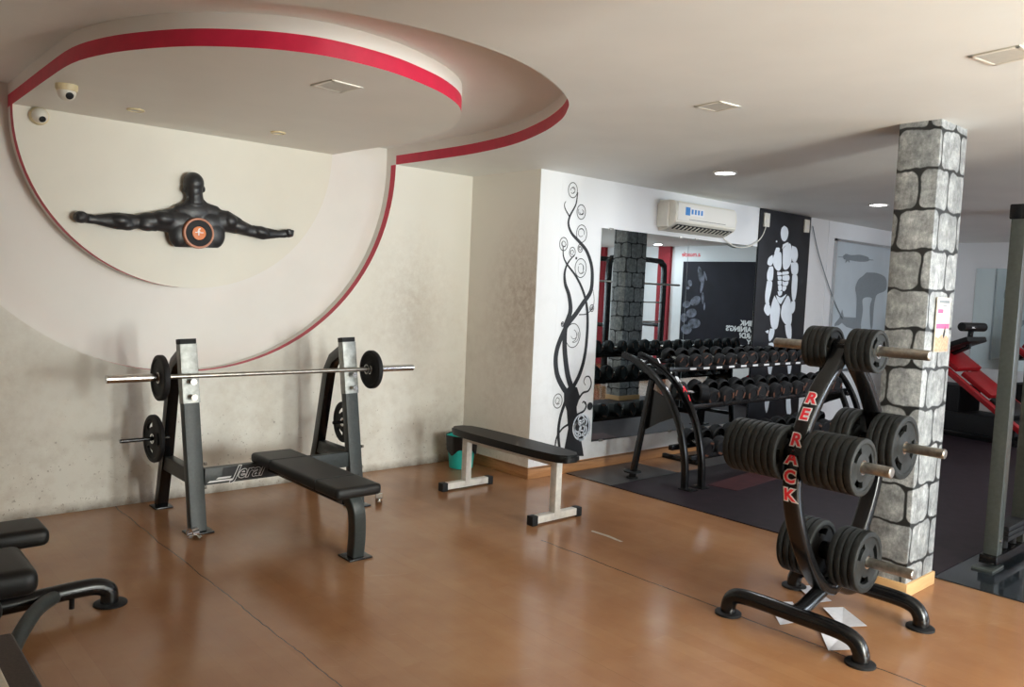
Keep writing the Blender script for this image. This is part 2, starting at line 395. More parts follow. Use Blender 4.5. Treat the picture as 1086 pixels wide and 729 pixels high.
# the folded round panel: stadium on the ceiling, half disc on the wall
st = [(3.16, WA+RD), (3.17, 5.5), (3.21, 5.0), (3.18, 4.55), (3.10, 4.18), (2.94, 3.87), (2.76, 3.635), (2.55, 3.475), (2.33, 3.37), (2.07, 3.295), (1.78, 3.295), (1.58, 3.37), (1.42, 3.49), (1.28, 3.64), (1.16, 3.84), (1.06, 4.08), (.995, 4.40), (.985, 4.9), (.985, 5.4), (.985, WA+RD)]
st = [(v.x, v.y) for v in catmull([(a, c_, 0) for a, c_ in st], 4)]
b = B(); NP = len(st)
f = b.faces.new([b.verts.new((x, y, HC)) for x, y in st]); f.material_index = 0
for (ax, ay), (cx, cy) in zip(st, st[1:]):
    for z0, z1, mi in ((HC, HC+RB, 1), (HC+RB, HC+RD, 0)):
        f = b.faces.new([b.verts.new(q) for q in ((ax, ay, z0), (cx, cy, z0), (cx, cy, z1), (ax, ay, z1))]); f.material_index = mi
bmesh.ops.remove_doubles(b, verts=b.verts, dist=1e-5)
struct('trim_1', b, ['white', 'red'])
b = B(); arc1 = [(XC+R1*math.cos(-PI*i/50), HC+R1*math.sin(-PI*i/50)) for i in range(51)]
f = b.faces.new([b.verts.new((x, WA, z)) for x, z in arc1]); f.material_index = 2
for (ax, az), (cx, cz) in zip(arc1, arc1[1:]):
    for y0, y1, mi in ((WA, WA+RB, 1), (WA+RB, WA+RD, 0)):
        f = b.faces.new([b.verts.new(q) for q in ((ax, y0, az), (cx, y0, cz), (cx, y1, cz), (ax, y1, az))]); f.material_index = mi
bmesh.ops.remove_doubles(b, verts=b.verts, dist=1e-5)
M['panel'] = simple('cream_panel_paint', (.79, .755, .66), .5, var=.02, scale=3)
struct('trim_2', b, ['white', 'red', 'panel'])
b = B(); bx(b, WB-.0015, WB+.12, WC+.0015, WA+.3, 0, HC+.2); struct('wall_return', b, 'wall_b')
b = B(); bx(b, WB+.0005, X1+.1, WC, WC+.12, 0, HC+.2); bx(b, 9.405, 9.42, WC-.006, WC, 0, HC); bx(b, 4.825, 4.829, WC-.001, WC, 0, HC)
struct('wall_mirror', b, 'wall_c')
b = B(); bx(b, X1, X1+.1, Y0, WC, 0, HC+.2); struct('wall_right', b, 'wall_c')
b = B(); bx(b, X0-.1, X0, Y0, WA+.3, 0, HC+.2); struct('wall_left', b, 'wall')
b = B()                                                               # wall behind the photographer with its openings
ops = [(2.2, 3.0, .2, 2.15), (3.45, 4.05, .85, 2.15), (5.6, 7.6, .85, 2.15), (8.6, 10.6, .85, 2.15)]
xs = [X0]+[v for o_ in ops for v in o_[:2]]+[X1]
for i in range(0, len(xs), 2): bx(b, xs[i], xs[i+1], Y0-.1, Y0, 0, HC+.2)
for x0, x1, z0, z1 in ops: bx(b, x0, x1, Y0-.1, Y0, 0, z0); bx(b, x0, x1, Y0-.1, Y0, z1, HC+.2)
struct('wall_front', b, 'wall_c')
b = B(); bx(b, 4.36, 4.48, Y0, -.4, 0, HC+.2); struct('added_blocker_right', b, 'wall_c')  # unseen stub, added to keep entrance daylight off the ceiling further right
b = B(); bx(b, 2.05, 2.27, Y0, -.6, 0, HC+.2); struct('added_blocker_left', b, 'wall')  # added out of view to cut the daylight reaching the left side
for i, (x0, x1, z0, z1) in enumerate(ops):
    b = B()
    for a_, c_ in ((x0, x0+.05), (x1-.05, x1), ((x0+x1)/2-.025, (x0+x1)/2+.025)): bx(b, a_, c_, Y0-.07, Y0-.02, z0, z1)
    bx(b, x0, x1, Y0-.07, Y0-.02, z0, z0+.05); bx(b, x0, x1, Y0-.07, Y0-.02, z1-.05, z1)
    fr = struct('door_1' if i == 0 else 'window_%d' % i, b, 'alu')
def board(name, x0, x1, y0, y1): 
    b = B(); bx(b, x0, x1, y0, y1, 0, .095, .004); bx(b, x0, x1, y0, y1, .083, .090, 0); struct(name, b, 'wood')
board('baseboard_return', WB-.018, WB, WC-.018, WA); board('baseboard_mirror', WB, X1, WC-.018, WC)
# red pilasters on the far wall, seen in the mirror
b = B(); bx(b, X1-.08, X1, -.82, -.52, 0, HC); struct('trim_3', b, 'redmat')
M['redpil'] = simple('red_textured_plaster', (.30, .015, .025), .7, var=.25, scale=40)
bpy.data.objects['trim_3'].data.materials[0] = M['redpil']
b = B(); bx(b, X1-.08, X1, -2.6, -2.3, 0, HC); struct('trim_4', b, 'redpil')
# stone-painted columns
def column(name, x, y, wx, wy, lab):
    b = B(); bx(b, x, x+wx, y, y+wy, 0, HC+.01, .006); o = struct(name, b, 'stone')
    b = B(); bx(b, x-.012, x+wx+.012, y-.012, y+wy+.012, 0, .075, .003); obj('wooden_plinth', b, 'palewood', o)
    return o
column('trim_5', 4.52, 1.765, .36, .22, '')
column('trim_6', 9.05, 1.74, .45, .25, '')
# rubber mats
def mat_(poly, m, lab, name='rubber_mat', h=.008, z=0):
    b = B(); prism(b, poly, (0, 0, z), (1, 0, 0), (0, 1, 0), h); obj(name, b, m, label=lab, cat='mat')
mat_([(5.0, 1.80), (12.9, 1.80), (12.9, 4.33), (5.0, 4.33)], 'mat', 'large dark purplish rubber mat under the dumbbell rack')
mat_([(5.0, 4.335), (5.9, 4.335), (5.88, 4.85), (5.0, 4.85)], 'greymat', 'grey rubber mat by the painted tree, under the rear post of the dumbbell rack')
mat_([(6.35, 4.335), (9.4, 4.335), (9.4, 4.86), (6.35, 4.86)], 'greymat', 'grey rubber mat under the far end of the dumbbell rack')
mat_([(5.0, -.6), (7.6, -.6), (7.6, 1.795), (5.0, 1.795)], 'glossmat', 'glossy black mat under the tall cable tower at the right')
mat_([(5.78, 3.64), (6.80, 3.72), (6.72, 4.0), (5.74, 3.9)], 'redmat', 'small maroon rubber patch on the dark mat before the dumbbell rack', h=.003, z=.008)

# ================================================================ THINGS ON THE WALLS AND CEILING
# dome cameras
def dome(loc, tilt, lab):
    t = thing('dome_camera', lab, 'security camera', loc); t.rotation_euler = tilt
    b = B(); lathe(b, [(.055, 0), (.055, -.022), (.05, -.034)], 28); obj('base', b, 'yellowed', t)
    b = B(); lathe(b, [(.046, -.03), (.046, -.045), (.040, -.064), (.028, -.078), (.010, -.085)], 28); obj('housing', b, 'ivory', t)
    b = B(); m = Matrix.Translation((0, 0, -.036)) @ Matrix.Rotation(.6 if tilt[0] else -.95, 4, 'X') @ Matrix.Rotation(-.15, 4, 'Y'); lathe(b, [(.018, -.02), (.020, -.048), (.014, -.052)], 20, m); obj('lens', b, 'gap', t)
dome((1.09, 4.93, HC), (0, 0, 0), 'cream dome camera under the round ceiling panel beside the red band')
dome((1.125, WA, 2.535), (-PI/2, 0, 0), 'cream dome camera on the wall just below the ceiling panel')
# square ceiling fittings
def panel(x, y, rz, lab, s=.17):
    t = thing('ceiling_panel_light', lab, 'ceiling light', (x, y, HC), rz)
    b = B()
    for a in range(4):
        m = Matrix.Rotation(a*PI/2, 4, 'Z'); bx(b, -s/2, s/2, s/2-.018, s/2, -.006, 0, .001, mat=m)
    obj('frame', b, 'ivory', t)
    b = B(); bx(b, -s/2+.017, s/2-.017, -s/2+.017, s/2-.017, -.005, 0); obj('diffuser', b, 'diffuser_grey', t)
panel(2.06, 3.75, .1, 'unlit square ceiling light in the round ceiling panel', .19)
panel(3.575, 2.51, -.1, 'unlit square ceiling light in the flat ceiling, the middle of the three')
panel(3.525, 1.16, -.15, 'unlit square ceiling light in the flat ceiling near the right edge', .19)
def downlight(x, y, lit, lab, s=.092):
    t = thing('recessed_downlight', lab, 'ceiling light', (x, y, HC))
    b = B(); lathe(b, [(s, 0), (s, -.008), (s-.012, -.010), (s-.014, -.002)], 28, cap=False); obj('rim', b, 'ivory' if lit else 'yellowed', t)
    b = B(); lathe(b, [(s-.013, -.001), (s-.013, -.006)], 28); obj('diffuser', b, 'lamp' if lit else 'ceil', t)
    if lit:
        l = bpy.data.lights.new('downlight_glow', 'AREA'); l.shape = 'DISK'; l.size = s*1.7; l.energy = 16; l.color = (.9, .95, 1)
        lo = bpy.data.objects.new('downlight_glow', l); C.objects.link(lo); lo.parent = t; lo.location = (0, 0, -.012)
downlight(1.55, 5.30, False, 'unlit round downlight in the round panel near the dome cameras', .05)
downlight(2.45, 5.25, False, 'unlit round downlight in the round panel above the right arm of the sculpture', .05)
downlight(5.51, 3.76, True, 'lit round downlight in the ceiling before the air conditioner')
downlight(8.06, 3.69, True, 'lit round downlight in the ceiling just left of the stone column')
downlight(12.7, -.35, True, 'lit round downlight seen in the mirror above the red pilaster')
downlight(11.9, 1.62, True, 'lit round downlight seen in the mirror beneath the air conditioner')

# mirror of two sheets
def mirror(x0, x1, z0, z1, lab, grp=None):
    t = thing('wall_mirror', lab, 'mirror', (x0, WC, z0))
    b = B(); bx(b, 0, x1-x0, -.006, -.001, 0, z1-z0); obj('glass', b, 'mirror', t)
    for xx in (.1, x1-x0-.15):
        for zz in (-.008, z1-z0-.012): b = B(); bx(b, xx, xx+.05, -.012, -.001, zz, zz+.02, .003); obj('clip', b, 'steel', t)
mirror(5.335, 6.605, .245, 2.165, 'tall left mirror sheet beside the painted tree')
mirror(6.611, 7.845, .245, 2.165, 'right mirror sheet between the seam and the black figure panel')

# painted tree
def W(px, py): return on_y(px, py, WC)
b = B()
def stroke(pts, w0, w1, dy=.0015, mi=0, wmid=None):
    P = catmull([W(*p) for p in pts], 6); n = len(P); L = []; Rr = []
    for i, p in enumerate(P):
        tg = (P[min(i+1, n-1)]-P[max(i-1, 0)]).normalized(); nn = Vector((tg.z, 0, -tg.x)); s = i/(n-1)
        wd = (w0+(w1-w0)*s)/2 if wmid is None else ((w0+(wmid-w0)*s*2) if s < .5 else (wmid+(w1-wmid)*(s*2-1)))/2
        L.append(b.verts.new(p+nn*wd-Vector((0, dy, 0)))); Rr.append(b.verts.new(p-nn*wd-Vector((0, dy, 0))))
    for i in range(n-1):
        f = b.faces.new((L[i], L[i+1], Rr[i+1], Rr[i])); f.material_index = mi
def ring(cx, cy, rz, rx=None, wd=.006, dy=.002, mi=0, a0=0, a1=360):
    c = W(cx, cy); rx = rx or rz; N = 28; L = []; Rr = []
    for i in range(N+1):
        a = math.radians(a0+(a1-a0)*i/N)
        for lst, k in ((L, wd/2), (Rr, -wd/2)): lst.append(b.verts.new((c.x+(rx+k)*math.cos(a), WC-dy, c.z+(rz+k)*math.sin(a))))
    for i in range(N):
        f = b.faces.new((L[i], L[i+1], Rr[i+1], Rr[i])); f.material_index = mi
def filled(cx, cy, r, dy=.002, mi=0):
    c = W(cx, cy); f = b.faces.new([b.verts.new((c.x+r*math.cos(k*PI/10), WC-dy, c.z+r*math.sin(k*PI/10))) for k in range(20)]); f.material_index = mi
def pol(pts, dy=.0012, mi=0):
    f = b.faces.new([b.verts.new(W(*p)-Vector((0, dy, 0))) for p in pts]); f.material_index = mi
stroke([(612.6, 204), (610.6, 217), (604.5, 229), (602.8, 238), (606.5, 248), (614.7, 257), (622, 266.4), (627, 280.8), (628, 296), (626, 310), (618, 322), (610.6, 333), (602, 344), (596.4, 355), (591, 369.5), (589.2, 383), (591, 398), (597, 411), (604, 420)], .012, .055, wmid=.045)
stroke([(597, 262), (597.5, 272), (601, 280), (610.6, 293), (617.8, 307.6), (622, 324), (623, 345), (620.6, 374), (615, 396), (606, 414)], .010, .045, .0018)
stroke([(609, 270.5), (602.3, 279), (598.8, 289), (599.3, 301), (603.4, 314), (604.8, 330), (600, 345), (598.6, 361), (599.3, 378), (602, 398), (607, 415)], .008, .06, .0020, wmid=.05)
stroke([(604, 230), (599.5, 222), (598.5, 217), (600, 213.5)], .014, .006)
stroke([(628, 302), (630, 318), (628, 327), (622, 333), (614, 334)], .004, .010)
pol([(598, 416), (604, 409), (612, 411), (615, 421), (611.5, 432), (613, 452), (616.5, 468), (619, 484), (597, 483.5), (602.5, 455), (601, 436), (598, 426)])
stroke([(600, 424), (594, 443), (592, 461), (594, 482)], .035, .03, .0021)
stroke([(603, 450), (596, 455), (590, 465), (588, 480)], .02, .015, .0022)
stroke([(613, 424), (618, 417), (624, 414.5), (627, 407), (625, 400), (621, 400), (619, 405), (621, 409)], .022, .006)
stroke([(612, 440), (619, 436), (621.5, 430), (619, 426), (617.5, 428)], .022, .010)
filled(625.5, 431, .036); filled(620.5, 427.5, .012); filled(611, 274, .012)
for (cx, cy, r) in [(607.5, 201.8, .064), (616.3, 225, .062), (616.7, 248, .075), (597.6, 259, .056), (606.9, 267.6, .042), (615.2, 263.5, .034), (615.7, 284.5, .082), (607.4, 356, .105), (591.4, 425.5, .062), (627.5, 327, .03), (596.5, 344, .02)]:
    ring(cx, cy, r, r*.85, .007)
    rnd = random.Random(int(cx*10))
    for _ in range(3):
        a = rnd.uniform(0, 360); ring(cx+rnd.uniform(-.22, .22)*r*60, cy+rnd.uniform(-.25, .25)*r*60, r*rnd.uniform(.35, .55), None, .005, .0024, 0, a, a+rnd.uniform(140, 230))
# white medallion over the trunk
filled(616.2, 453, .118, .0026, 0)
for cx, cy, r in ((616.2, 453, .115), (616.2, 446, .045), (618, 456, .05), (612.8, 453, .045), (616, 462, .045), (619.5, 448, .035), (614.5, 454.5, .07)): ring(cx, cy, r, r*.9, .014, .003, 1)
obj('tree_mural', b, ['ink', 'wpaint'], label='black curling tree painted on the white wall left of the mirrors', cat='mural')

# muscle man panel
S_ = 4.86
b = B(); 
pp = [on_y(805.5, 219.5, WC), on_y(859, 229, WC)]
bx(b, 7.853, 8.94, WC-.018, WC-.002, .097, HC-.003, .001); fig = obj('figure_mural_panel', b, 'bpaint', label='tall black wall panel with a white muscular figure painted on it', cat='mural')
b = B()
def P2(pts, dy=.0185):
    v = [b.verts.new(on_y(800+p[0]/S_, 220+p[1]/S_, WC)-Vector((0, dy, 0))) for p in pts]
    b.faces.new(v)
def sm(pts): # rounded outline
    return [(q.x, q.y) for q in catmull([(a, c, 0) for a, c in pts]+[(pts[0][0], pts[0][1], 0)], 4)[:-1]]
for s in [
 [(147, 95), (163, 108), (168, 135), (160, 165), (147, 176), (134, 165), (128, 135), (133, 108)],
 [(105, 208), (122, 210), (120, 232), (96, 240)], [(140, 192), (165, 180), (168, 190), (150, 200), (136, 214)],
 [(94, 243), (112, 235), (131, 236), (132, 305), (118, 328), (98, 312), (87, 275)],
 [(86, 245), (66, 262), (60, 292), (78, 300), (90, 280)], [(70, 305), (90, 310), (88, 370), (75, 378), (60, 375), (58, 340)],
 [(58, 380), (84, 383), (80, 430), (68, 480), (70, 500), (52, 500), (48, 450)], [(48, 500), (72, 505), (74, 545), (60, 558), (42, 530)],
 [(139, 215), (155, 198), (178, 188), (187, 240), (180, 290), (160, 320), (140, 308)],
 [(186, 198), (210, 210), (217, 250), (205, 282), (188, 275), (186, 235)], [(180, 285), (214, 287), (218, 330), (205, 350), (185, 340)],
 [(188, 350), (213, 352), (214, 400), (205, 470), (190, 480), (184, 430)], [(184, 485), (202, 485), (200, 530), (186, 547), (180, 515)],
 [(110, 332), (131, 336), (131, 348), (112, 350)], [(136, 333), (166, 330), (168, 344), (137, 348)],
 [(112, 355), (131, 355), (131, 372), (116, 374)], [(137, 353), (170, 350), (172, 375), (150, 378), (137, 372)],
 [(112, 380), (131, 378), (131, 398), (116, 400)], [(137, 378), (148, 384), (168, 382), (160, 405), (138, 400)],
 [(114, 405), (132, 402), (133, 425), (118, 430)], [(138, 405), (158, 410), (150, 430), (137, 428)],
 [(104, 452), (130, 465), (158, 448), (140, 480), (128, 498), (112, 480)], [(112, 434), (135, 432), (132, 452), (118, 456)],
 [(96, 455), (124, 510), (120, 575), (108, 625), (80, 615), (74, 540), (84, 490)],
 [(134, 510), (166, 455), (184, 515), (182, 600), (152, 602), (130, 560)],
 [(74, 625), (96, 628), (90, 668), (70, 690), (66, 655)], [(150, 608), (180, 604), (184, 660), (176, 690), (158, 660)],
 [(66, 700), (92, 705), (88, 800), (72, 880), (60, 800)], [(158, 700), (188, 700), (186, 800), (172, 880), (162, 800)],
 [(60, 890), (74, 890), (70, 1000), (55, 1060), (46, 1010), (54, 950)], [(160, 890), (174, 890), (180, 1010), (182, 1060), (160, 1060), (156, 980)],
 [(48, 640), (66, 632), (62, 650)], [(104, 172), (110, 172), (110, 180), (104, 180)]]: P2(sm(s))
obj('painted_figure', b, 'wpaint', fig, label='white painted muscular figure standing front on')
# sockets and cables
def socket(px, py, lab):
    p = W(px, py); t = thing('wall_socket', lab, 'socket', (p.x, WC-.016, p.z))
    b = B(); bx(b, -.055, .055, -.018, 0, -.075, .075, .006); obj('box', b, 'ivory', t)
    b = B(); bx(b, -.02, .02, -.024, -.018, -.03, .01, .003); obj('switch', b, 'white', t)
socket(811, 233.5, 'white switch box at the top left of the black figure panel'); socket(853.5, 240, 'white switch box at the top right of the black figure panel')
def cable(pts, r, lab, m='ivory', name='power_cable'):
    b = B(); sweep(b, catmull(pts, 6), circ(r, 8), Vector((0, 1, 0))); obj(name, b, m, label=lab, cat='cable')
cable([W(x, y)-Vector((0, .03, 0)) for x, y in [(810, 240), (806, 250), (800, 257), (790, 262), (778, 262), (768, 256), (763, 251)]], .006, 'white cable drooping from the air conditioner to the left switch box')
cable([W(x, y)-Vector((0, .022, 0)) for x, y in [(860, 240), (866, 268), (876, 300), (884, 322), (892, 338)]], .006, 'thin dark cable slanting down the wall right of the figure panel', 'greydecal')

# air conditioner
t = thing('air_conditioner', 'white split air conditioner on the wall above the mirror', 'air conditioner', (6.62, WC, 2.345))
prof = [(0, .145), (-.13, .145), (-.175, .135), (-.198, .10), (-.205, .02), (-.200, -.06), (-.175, -.085), (-.10, -.125), (-.05, -.14), (0, -.14)]
b = B(); L_ = .50
va = [b.verts.new((-L_, y, z)) for y, z in prof]; vb = [b.verts.new((L_, y, z)) for y, z in prof]
b.faces.new(va); b.faces.new(vb[::-1])
for i in range(len(prof)): b.faces.new((va[i], vb[i], vb[(i+1) % len(prof)], va[(i+1) % len(prof)]))
bmesh.ops.bevel(b, geom=[e for e in b.edges if abs(e.verts[0].co.x-e.verts[1].co.x) < .01], offset=.008, segments=2, affect='EDGES')
obj('casing', b, 'ivory', t)
b = B(); bx(b, -L_+.03, L_-.03, -.209, -.200, -.045, .118, .004); obj('front_panel', b, 'white', t)
b = B(); m = Matrix.Translation((0, -.150, -.105)) @ Matrix.Rotation(math.radians(-28), 4, 'X')
bx(b, -L_+.05, L_-.05, -.045, .03, -.004, .002, mat=m); lv_ = obj('air_outlet', b, 'gap', t)
for i in range(14): b = B(); bx(b, -L_+.07+i*.064, -L_+.082+i*.064, -.04, .025, -.012, -.004, mat=m); obj('louvre', b, 'ivory', lv_)
b = B(); bx(b, -.36, -.29, -.2105, -.2085, .01, .085, mi=0); bx(b, -.285, -.07, -.2105, -.2085, .01, .085, mi=1)
for i in range(4): bx(b, -.27+i*.05, -.24+i*.05, -.2112, -.2104, .025, .07, mi=0)
obj('energy_label', b, ['blue', 'whitetext'], t, label='blue and white sticker on the front')
b = B(); bx(b, -.3, .3, -.2105, -.2085, -.030, -.026); obj('panel_gap', b, 'gap', t)
b = B(); bx(b, -.525, -.502, -.13, -.002, -.11, .12, .01); obj('pipe_cover', b, 'ivory', t)

# frosted panel with silhouettes
t = thing('frosted_mirror_panel', 'pale frosted panel with grey silhouettes on the wall left of the stone column', 'panel', (9.6, WC, .75))
b = B(); bx(b, 0, 1.9, -.01, -.002, 0, 1.6); obj('pane', b, 'frost', t)
b = B(); bx(b, -.03, 0, -.03, 0, 0, 1.63); bx(b, -.03, 1.93, -.03, 0, 1.6, 1.63); bx(b, 1.9, 1.93, -.03, 0, 0, 1.63); bx(b, -.03, 1.93, -.03, 0, -.03, 0); obj('frame', b, 'alu', t)
b = B()
def P3(pts):
    vs = []
    for a, c_ in pts:
        q = on_y(870+a/5.61, 240+c_/5.61, WC)-Vector((9.6, WC, .75)); vs.append(b.verts.new((q.x, -.0115, q.z)))
    global _lift; _lift += .0004
    for v in vs: v.co.y -= _lift
    b.faces.new(vs)
_lift = 0
P3(sm([(270, 275), (335, 280), (385, 310), (385, 380), (335, 405), (320, 440), (312, 500), (305, 600), (293, 600), (290, 480), (300, 428), (248, 432), (248, 500), (236, 590), (240, 650), (205, 650), (212, 600), (206, 560), (211, 430), (203, 370), (220, 320), (245, 298)]))
P3([(78, 595), (80, 580), (108, 545), (125, 495), (134, 540), (212, 545), (238, 600), (200, 615), (150, 600), (122, 575), (105, 590)])
P3(sm([(130, 175), (150, 165), (172, 172), (200, 172), (228, 170), (262, 178), (282, 188), (280, 208), (230, 212), (180, 205), (150, 200), (133, 195)]))
P3([(100, 181), (130, 182), (130, 186), (100, 185)]); P3([(282, 197), (310, 200), (310, 204), (282, 203)])
for a in (-.5, .1, .7, 2.4, 3.0, 3.8): P3([(155+12*math.cos(a+1.5), 190+12*math.sin(a+1.5)), (155+12*math.cos(a-1.5), 190+12*math.sin(a-1.5)), (155+18*math.cos(a), 190+46*math.sin(a))])
obj('silhouette', b, 'greydecal', t, label='grey silhouette of a bending lifter under a dumbbell shape')
# mirror on far wall
t = thing('far_wall_mirror', 'mirror on the far white wall right of the stone column', 'mirror', (X1, 3.6, .7))
b = B(); bx(b, -.008, -.001, -.75, .96, 0, 1.5); obj('glass', b, 'mirror', t)
for yy in (.45, -.45): b = B(); bx(b, -.014, -.001, yy, yy+.03, 1.49, 1.515); obj('clip', b, 'black_metal', t)

# poster on the far wall (read in the mirror)
t = thing('motivational_poster', 'large black poster with grey lifter and white words, seen in the right mirror', 'poster', (X1-.003, .75, .7))
b = B(); bx(b, -.02, 0, -.97, 1.05, 0, 1.58, .002); obj('board', b, 'poster', t)
b = B(); rnd = random.Random(3)
def ell(y, z, ry, rz, rot, dx=.0215):
    vs = []
    for k in range(18):
        a = k*PI/9; yy, zz = ry*math.cos(a), rz*math.sin(a); vs.append(b.verts.new((-dx, y+yy*math.cos(rot)-zz*math.sin(rot), z+yy*math.sin(rot)+zz*math.cos(rot))))
    b.faces.new(vs)
for k, (y, z, ry, rz, ro) in enumerate([(-.55, 1.33, .05, .16, .25), (-.48, 1.15, .035, .2, -.15), (-.42, 1.30, .02, .10, .4), (-.78, 1.15, .05, .07, .3), (-.82, 1.05, .04, .03, 0), (-.62, .80, .13, .09, .5), (-.83, .72, .10, .07, .2), (-.70, .55, .13, .09, .2), (-.88, .45, .08, .09, .1), (-.62, .35, .15, .10, .1), (-.80, .22, .13, .10, 0), (-.45, .86, .03, .12, .1), (-.40, .7, .02, .08, 0)]): ell(y, z, ry, rz, ro, .0212+k*.0003)
obj('printed_figure', b, 'postergrey', t, label='grey printed muscles of a lifter')
b = B()
for k, s in enumerate(['THINK', "TRAINING'S", 'HARD?', 'TRY', 'LOSING']):
    put_text(b, s, .135, (-.0225, .84, .42-k*.118), (0, -1, 0), (0, 0, 1), 0, bold=.006, align='LEFT')
obj('lettering', b, 'whitetext', t, label='bold white words in a block')
b = B(); put_text(b, 'a.muscle', .13, (X1-.003, -.05, 2.42), (0, -1, 0), (0, 0, 1), 0, bold=.003, shear=.3)
obj('wall_lettering', b, 'redtext', label='small red lettering on the far wall above the poster', cat='lettering')

# card on the column
t = thing('advert_card', 'tall pink and cream advert card hanging on the stone column', 'poster', (4.70, 1.757, 1.35))
b = B(); bx(b, -.085, .10, -.006, 0, 0, .30, .001); obj('card', b, 'cream', t)
b = B(); bx(b, -.08, .095, -.0068, -.0058, .128, .156, mi=0); bx(b, -.07, -.0, -.0068, -.0058, .213, .235, mi=0)
for i in range(3): bx(b, -.07, .0, -.0066, -.0058, .170+i*.013, .174+i*.013, mi=1)
bx(b, -.06, .08, -.0066, -.0058, .268, .284, mi=1); bx(b, -.01, .04, -.0066, -.0058, .252, .258, mi=1)
obj('print', b, ['pink', 'greydecal'], t, label='pink bands and grey printed lines')
b = B(); 
pts_ = [(-.083, .0), (.098, .0), (.098, .075), (.06, .09), (.03, .07), (-.0, .095), (-.04, .075), (-.083, .085)]
prism(b, pts_, (0, -.0062, .002), (1, 0, 0), (0, 0, 1), .0006); obj('printed_hands', b, 'skin', t)
b = B(); prism(b, [(.015, .09), (.03, .125), (.045, .14), (.05, .11), (.04, .085), (.03, .075)], (0, -.0068, 0), (1, 0, 0), (0, 0, 1), .0006); obj('printed_leaf', b, 'ink', t)

# the sculpture: back view of a torso with spread arms
SY = WA-.055
def A_(cx, cy, y=SY): return on_y(60+cx/4.022, 160+cy/4.022, y)
root = thing('torso_wall_sculpture', 'dark muscular torso sculpture with spread arms and an orange disc on the round wall panel', 'sculpture', (2.07, WA, 1.8))
sh = []
def ee(cx, cy, rx, ry, rz, dy=0, rot=0): sh.append(('e', A_(cx, cy)+Vector((0, dy, 0)), (rx, ry, rz), Matrix.Rotation(rot, 4, 'Y')))
def cc(a, c, r1, r2, fl=.62): sh.append(('c', A_(*a), A_(*c), r1*1.1, r2*1.1, fl))
K = .00166                                                # metres per crop pixel on that wall
ee(584, 138, .070, .072, .076); ee(585, 168, .060, .060, .072); ee(628, 165, .010, .018, .022); ee(544, 165, .010, .018, .022)
cc((588, 175), (591, 225), .050, .054, .9); cc((591, 215), (560, 262), .05, .06, .6); cc((591, 215), (630, 264), .05, .06, .6)
ee(592, 262, .12, .05, .085, -.0); cc((596, 235), (500, 285), .05, .05); cc((596, 235), (700, 285), .05, .05); ee(500, 300, .09, .05, .08); ee(700, 305, .075, .05, .07); cc((600, 250), (520, 268), .06, .055); cc((600, 250), (680, 272), .06, .055)
ee(535, 305, .13, .055, .085, 0, -.05); ee(655, 308, .13, .055, .085, 0, .1); ee(595, 345, .155, .05, .12)
ee(530, 350, .085, .05, .11, -.01, .2); ee(665, 352, .085, .05, .11, -.01, -.2); cc((560, 400), (640, 404), .07, .07, .7); ee(595, 400, .14, .048, .10)
cc((690, 300), (720, 300), .075, .07)
cc((500, 298), (430, 300), .078, .062); ee(455, 290, .085, .058, .055, -.01, .05); ee(400, 300, .095, .05, .058, 0, 0); ee(385, 318, .07, .045, .04, 0, .05)
cc((420, 303), (335, 303), .06, .040); cc((335, 303), (265, 300), .046, .052); ee(275, 297, .075, .05, .048, 0, .1); ee(300, 318, .06, .04, .035, 0, 0); cc((262, 300), (165, 293), .052, .028); cc((165, 293), (128, 288), .028, .030)
ee(104, 283, .046, .042, .040); 
for i in range(4): ee(86+i*2, 272+i*8, .016, .036, .010, -.004)
ee(110, 268, .030, .02, .012, -.02, .3)
cc((715, 298), (775, 322), .072, .055); ee(735, 300, .06, .055, .055, -.01, .5); ee(775, 322, .085, .05, .052, 0, .25); cc((775, 322), (835, 345), .05, .038)
cc((835, 342), (880, 352), .040, .044); ee(872, 346, .07, .045, .042, 0, .2); cc((880, 352), (950, 356), .044, .026); cc((950, 356), (975, 354), .026, .030)
ee(990, 352, .032, .040, .034)
for i in range(4): ee(1003-i, 342+i*7, .012, .034, .009, -.004)
ee(985, 340, .024, .02, .010, -.02, -.3)
pz = A_(595, 412).z
b = clay('body', sh, 'statue', .0065, cut=((2.1, 0, pz), (0.04, 0, -1)), smooth=5)
bmesh.ops.translate(b, verts=b.verts, vec=-Vector((2.07, WA, 1.8)))
obj('body', b, 'statue', root, sharp=80)
dc = A_(606, 352, SY-.075)-Vector((2.07, WA, 1.8))
em = Matrix.Translation(dc) @ Matrix.Rotation(PI/2, 4, 'X')
b = B(); lathe(b, [(.098, -.03), (.098, .004), (.09, .010), (.05, .006), (.048, .004)], 40, em); dd = obj('disc', b, 'rubber', root)
b = B(); lathe(b, [(.090, .009), (.094, .0125), (.102, .0125), (.106, .006), (.106, -.02), (.098, -.02)], 40, em, cap=False); obj('disc_ring', b, 'copper', root)
b = B(); lathe(b, [(.046, .004), (.046, .012), (.03, .0135)], 32, em); obj('disc_centre', b, 'orange', root)
b = B(); put_text(b, 'f', .07, (dc.x-.004, dc.y-.015, dc.z+.006), (1, 0, 0), (0, 0, 1), 0, bold=.0005); bx(b, dc.x-.028, dc.x+.028, dc.y-.0155, dc.y-.0145, dc.z+.002, dc.z+.007)
obj('disc_letter', b, 'whitetext', root)

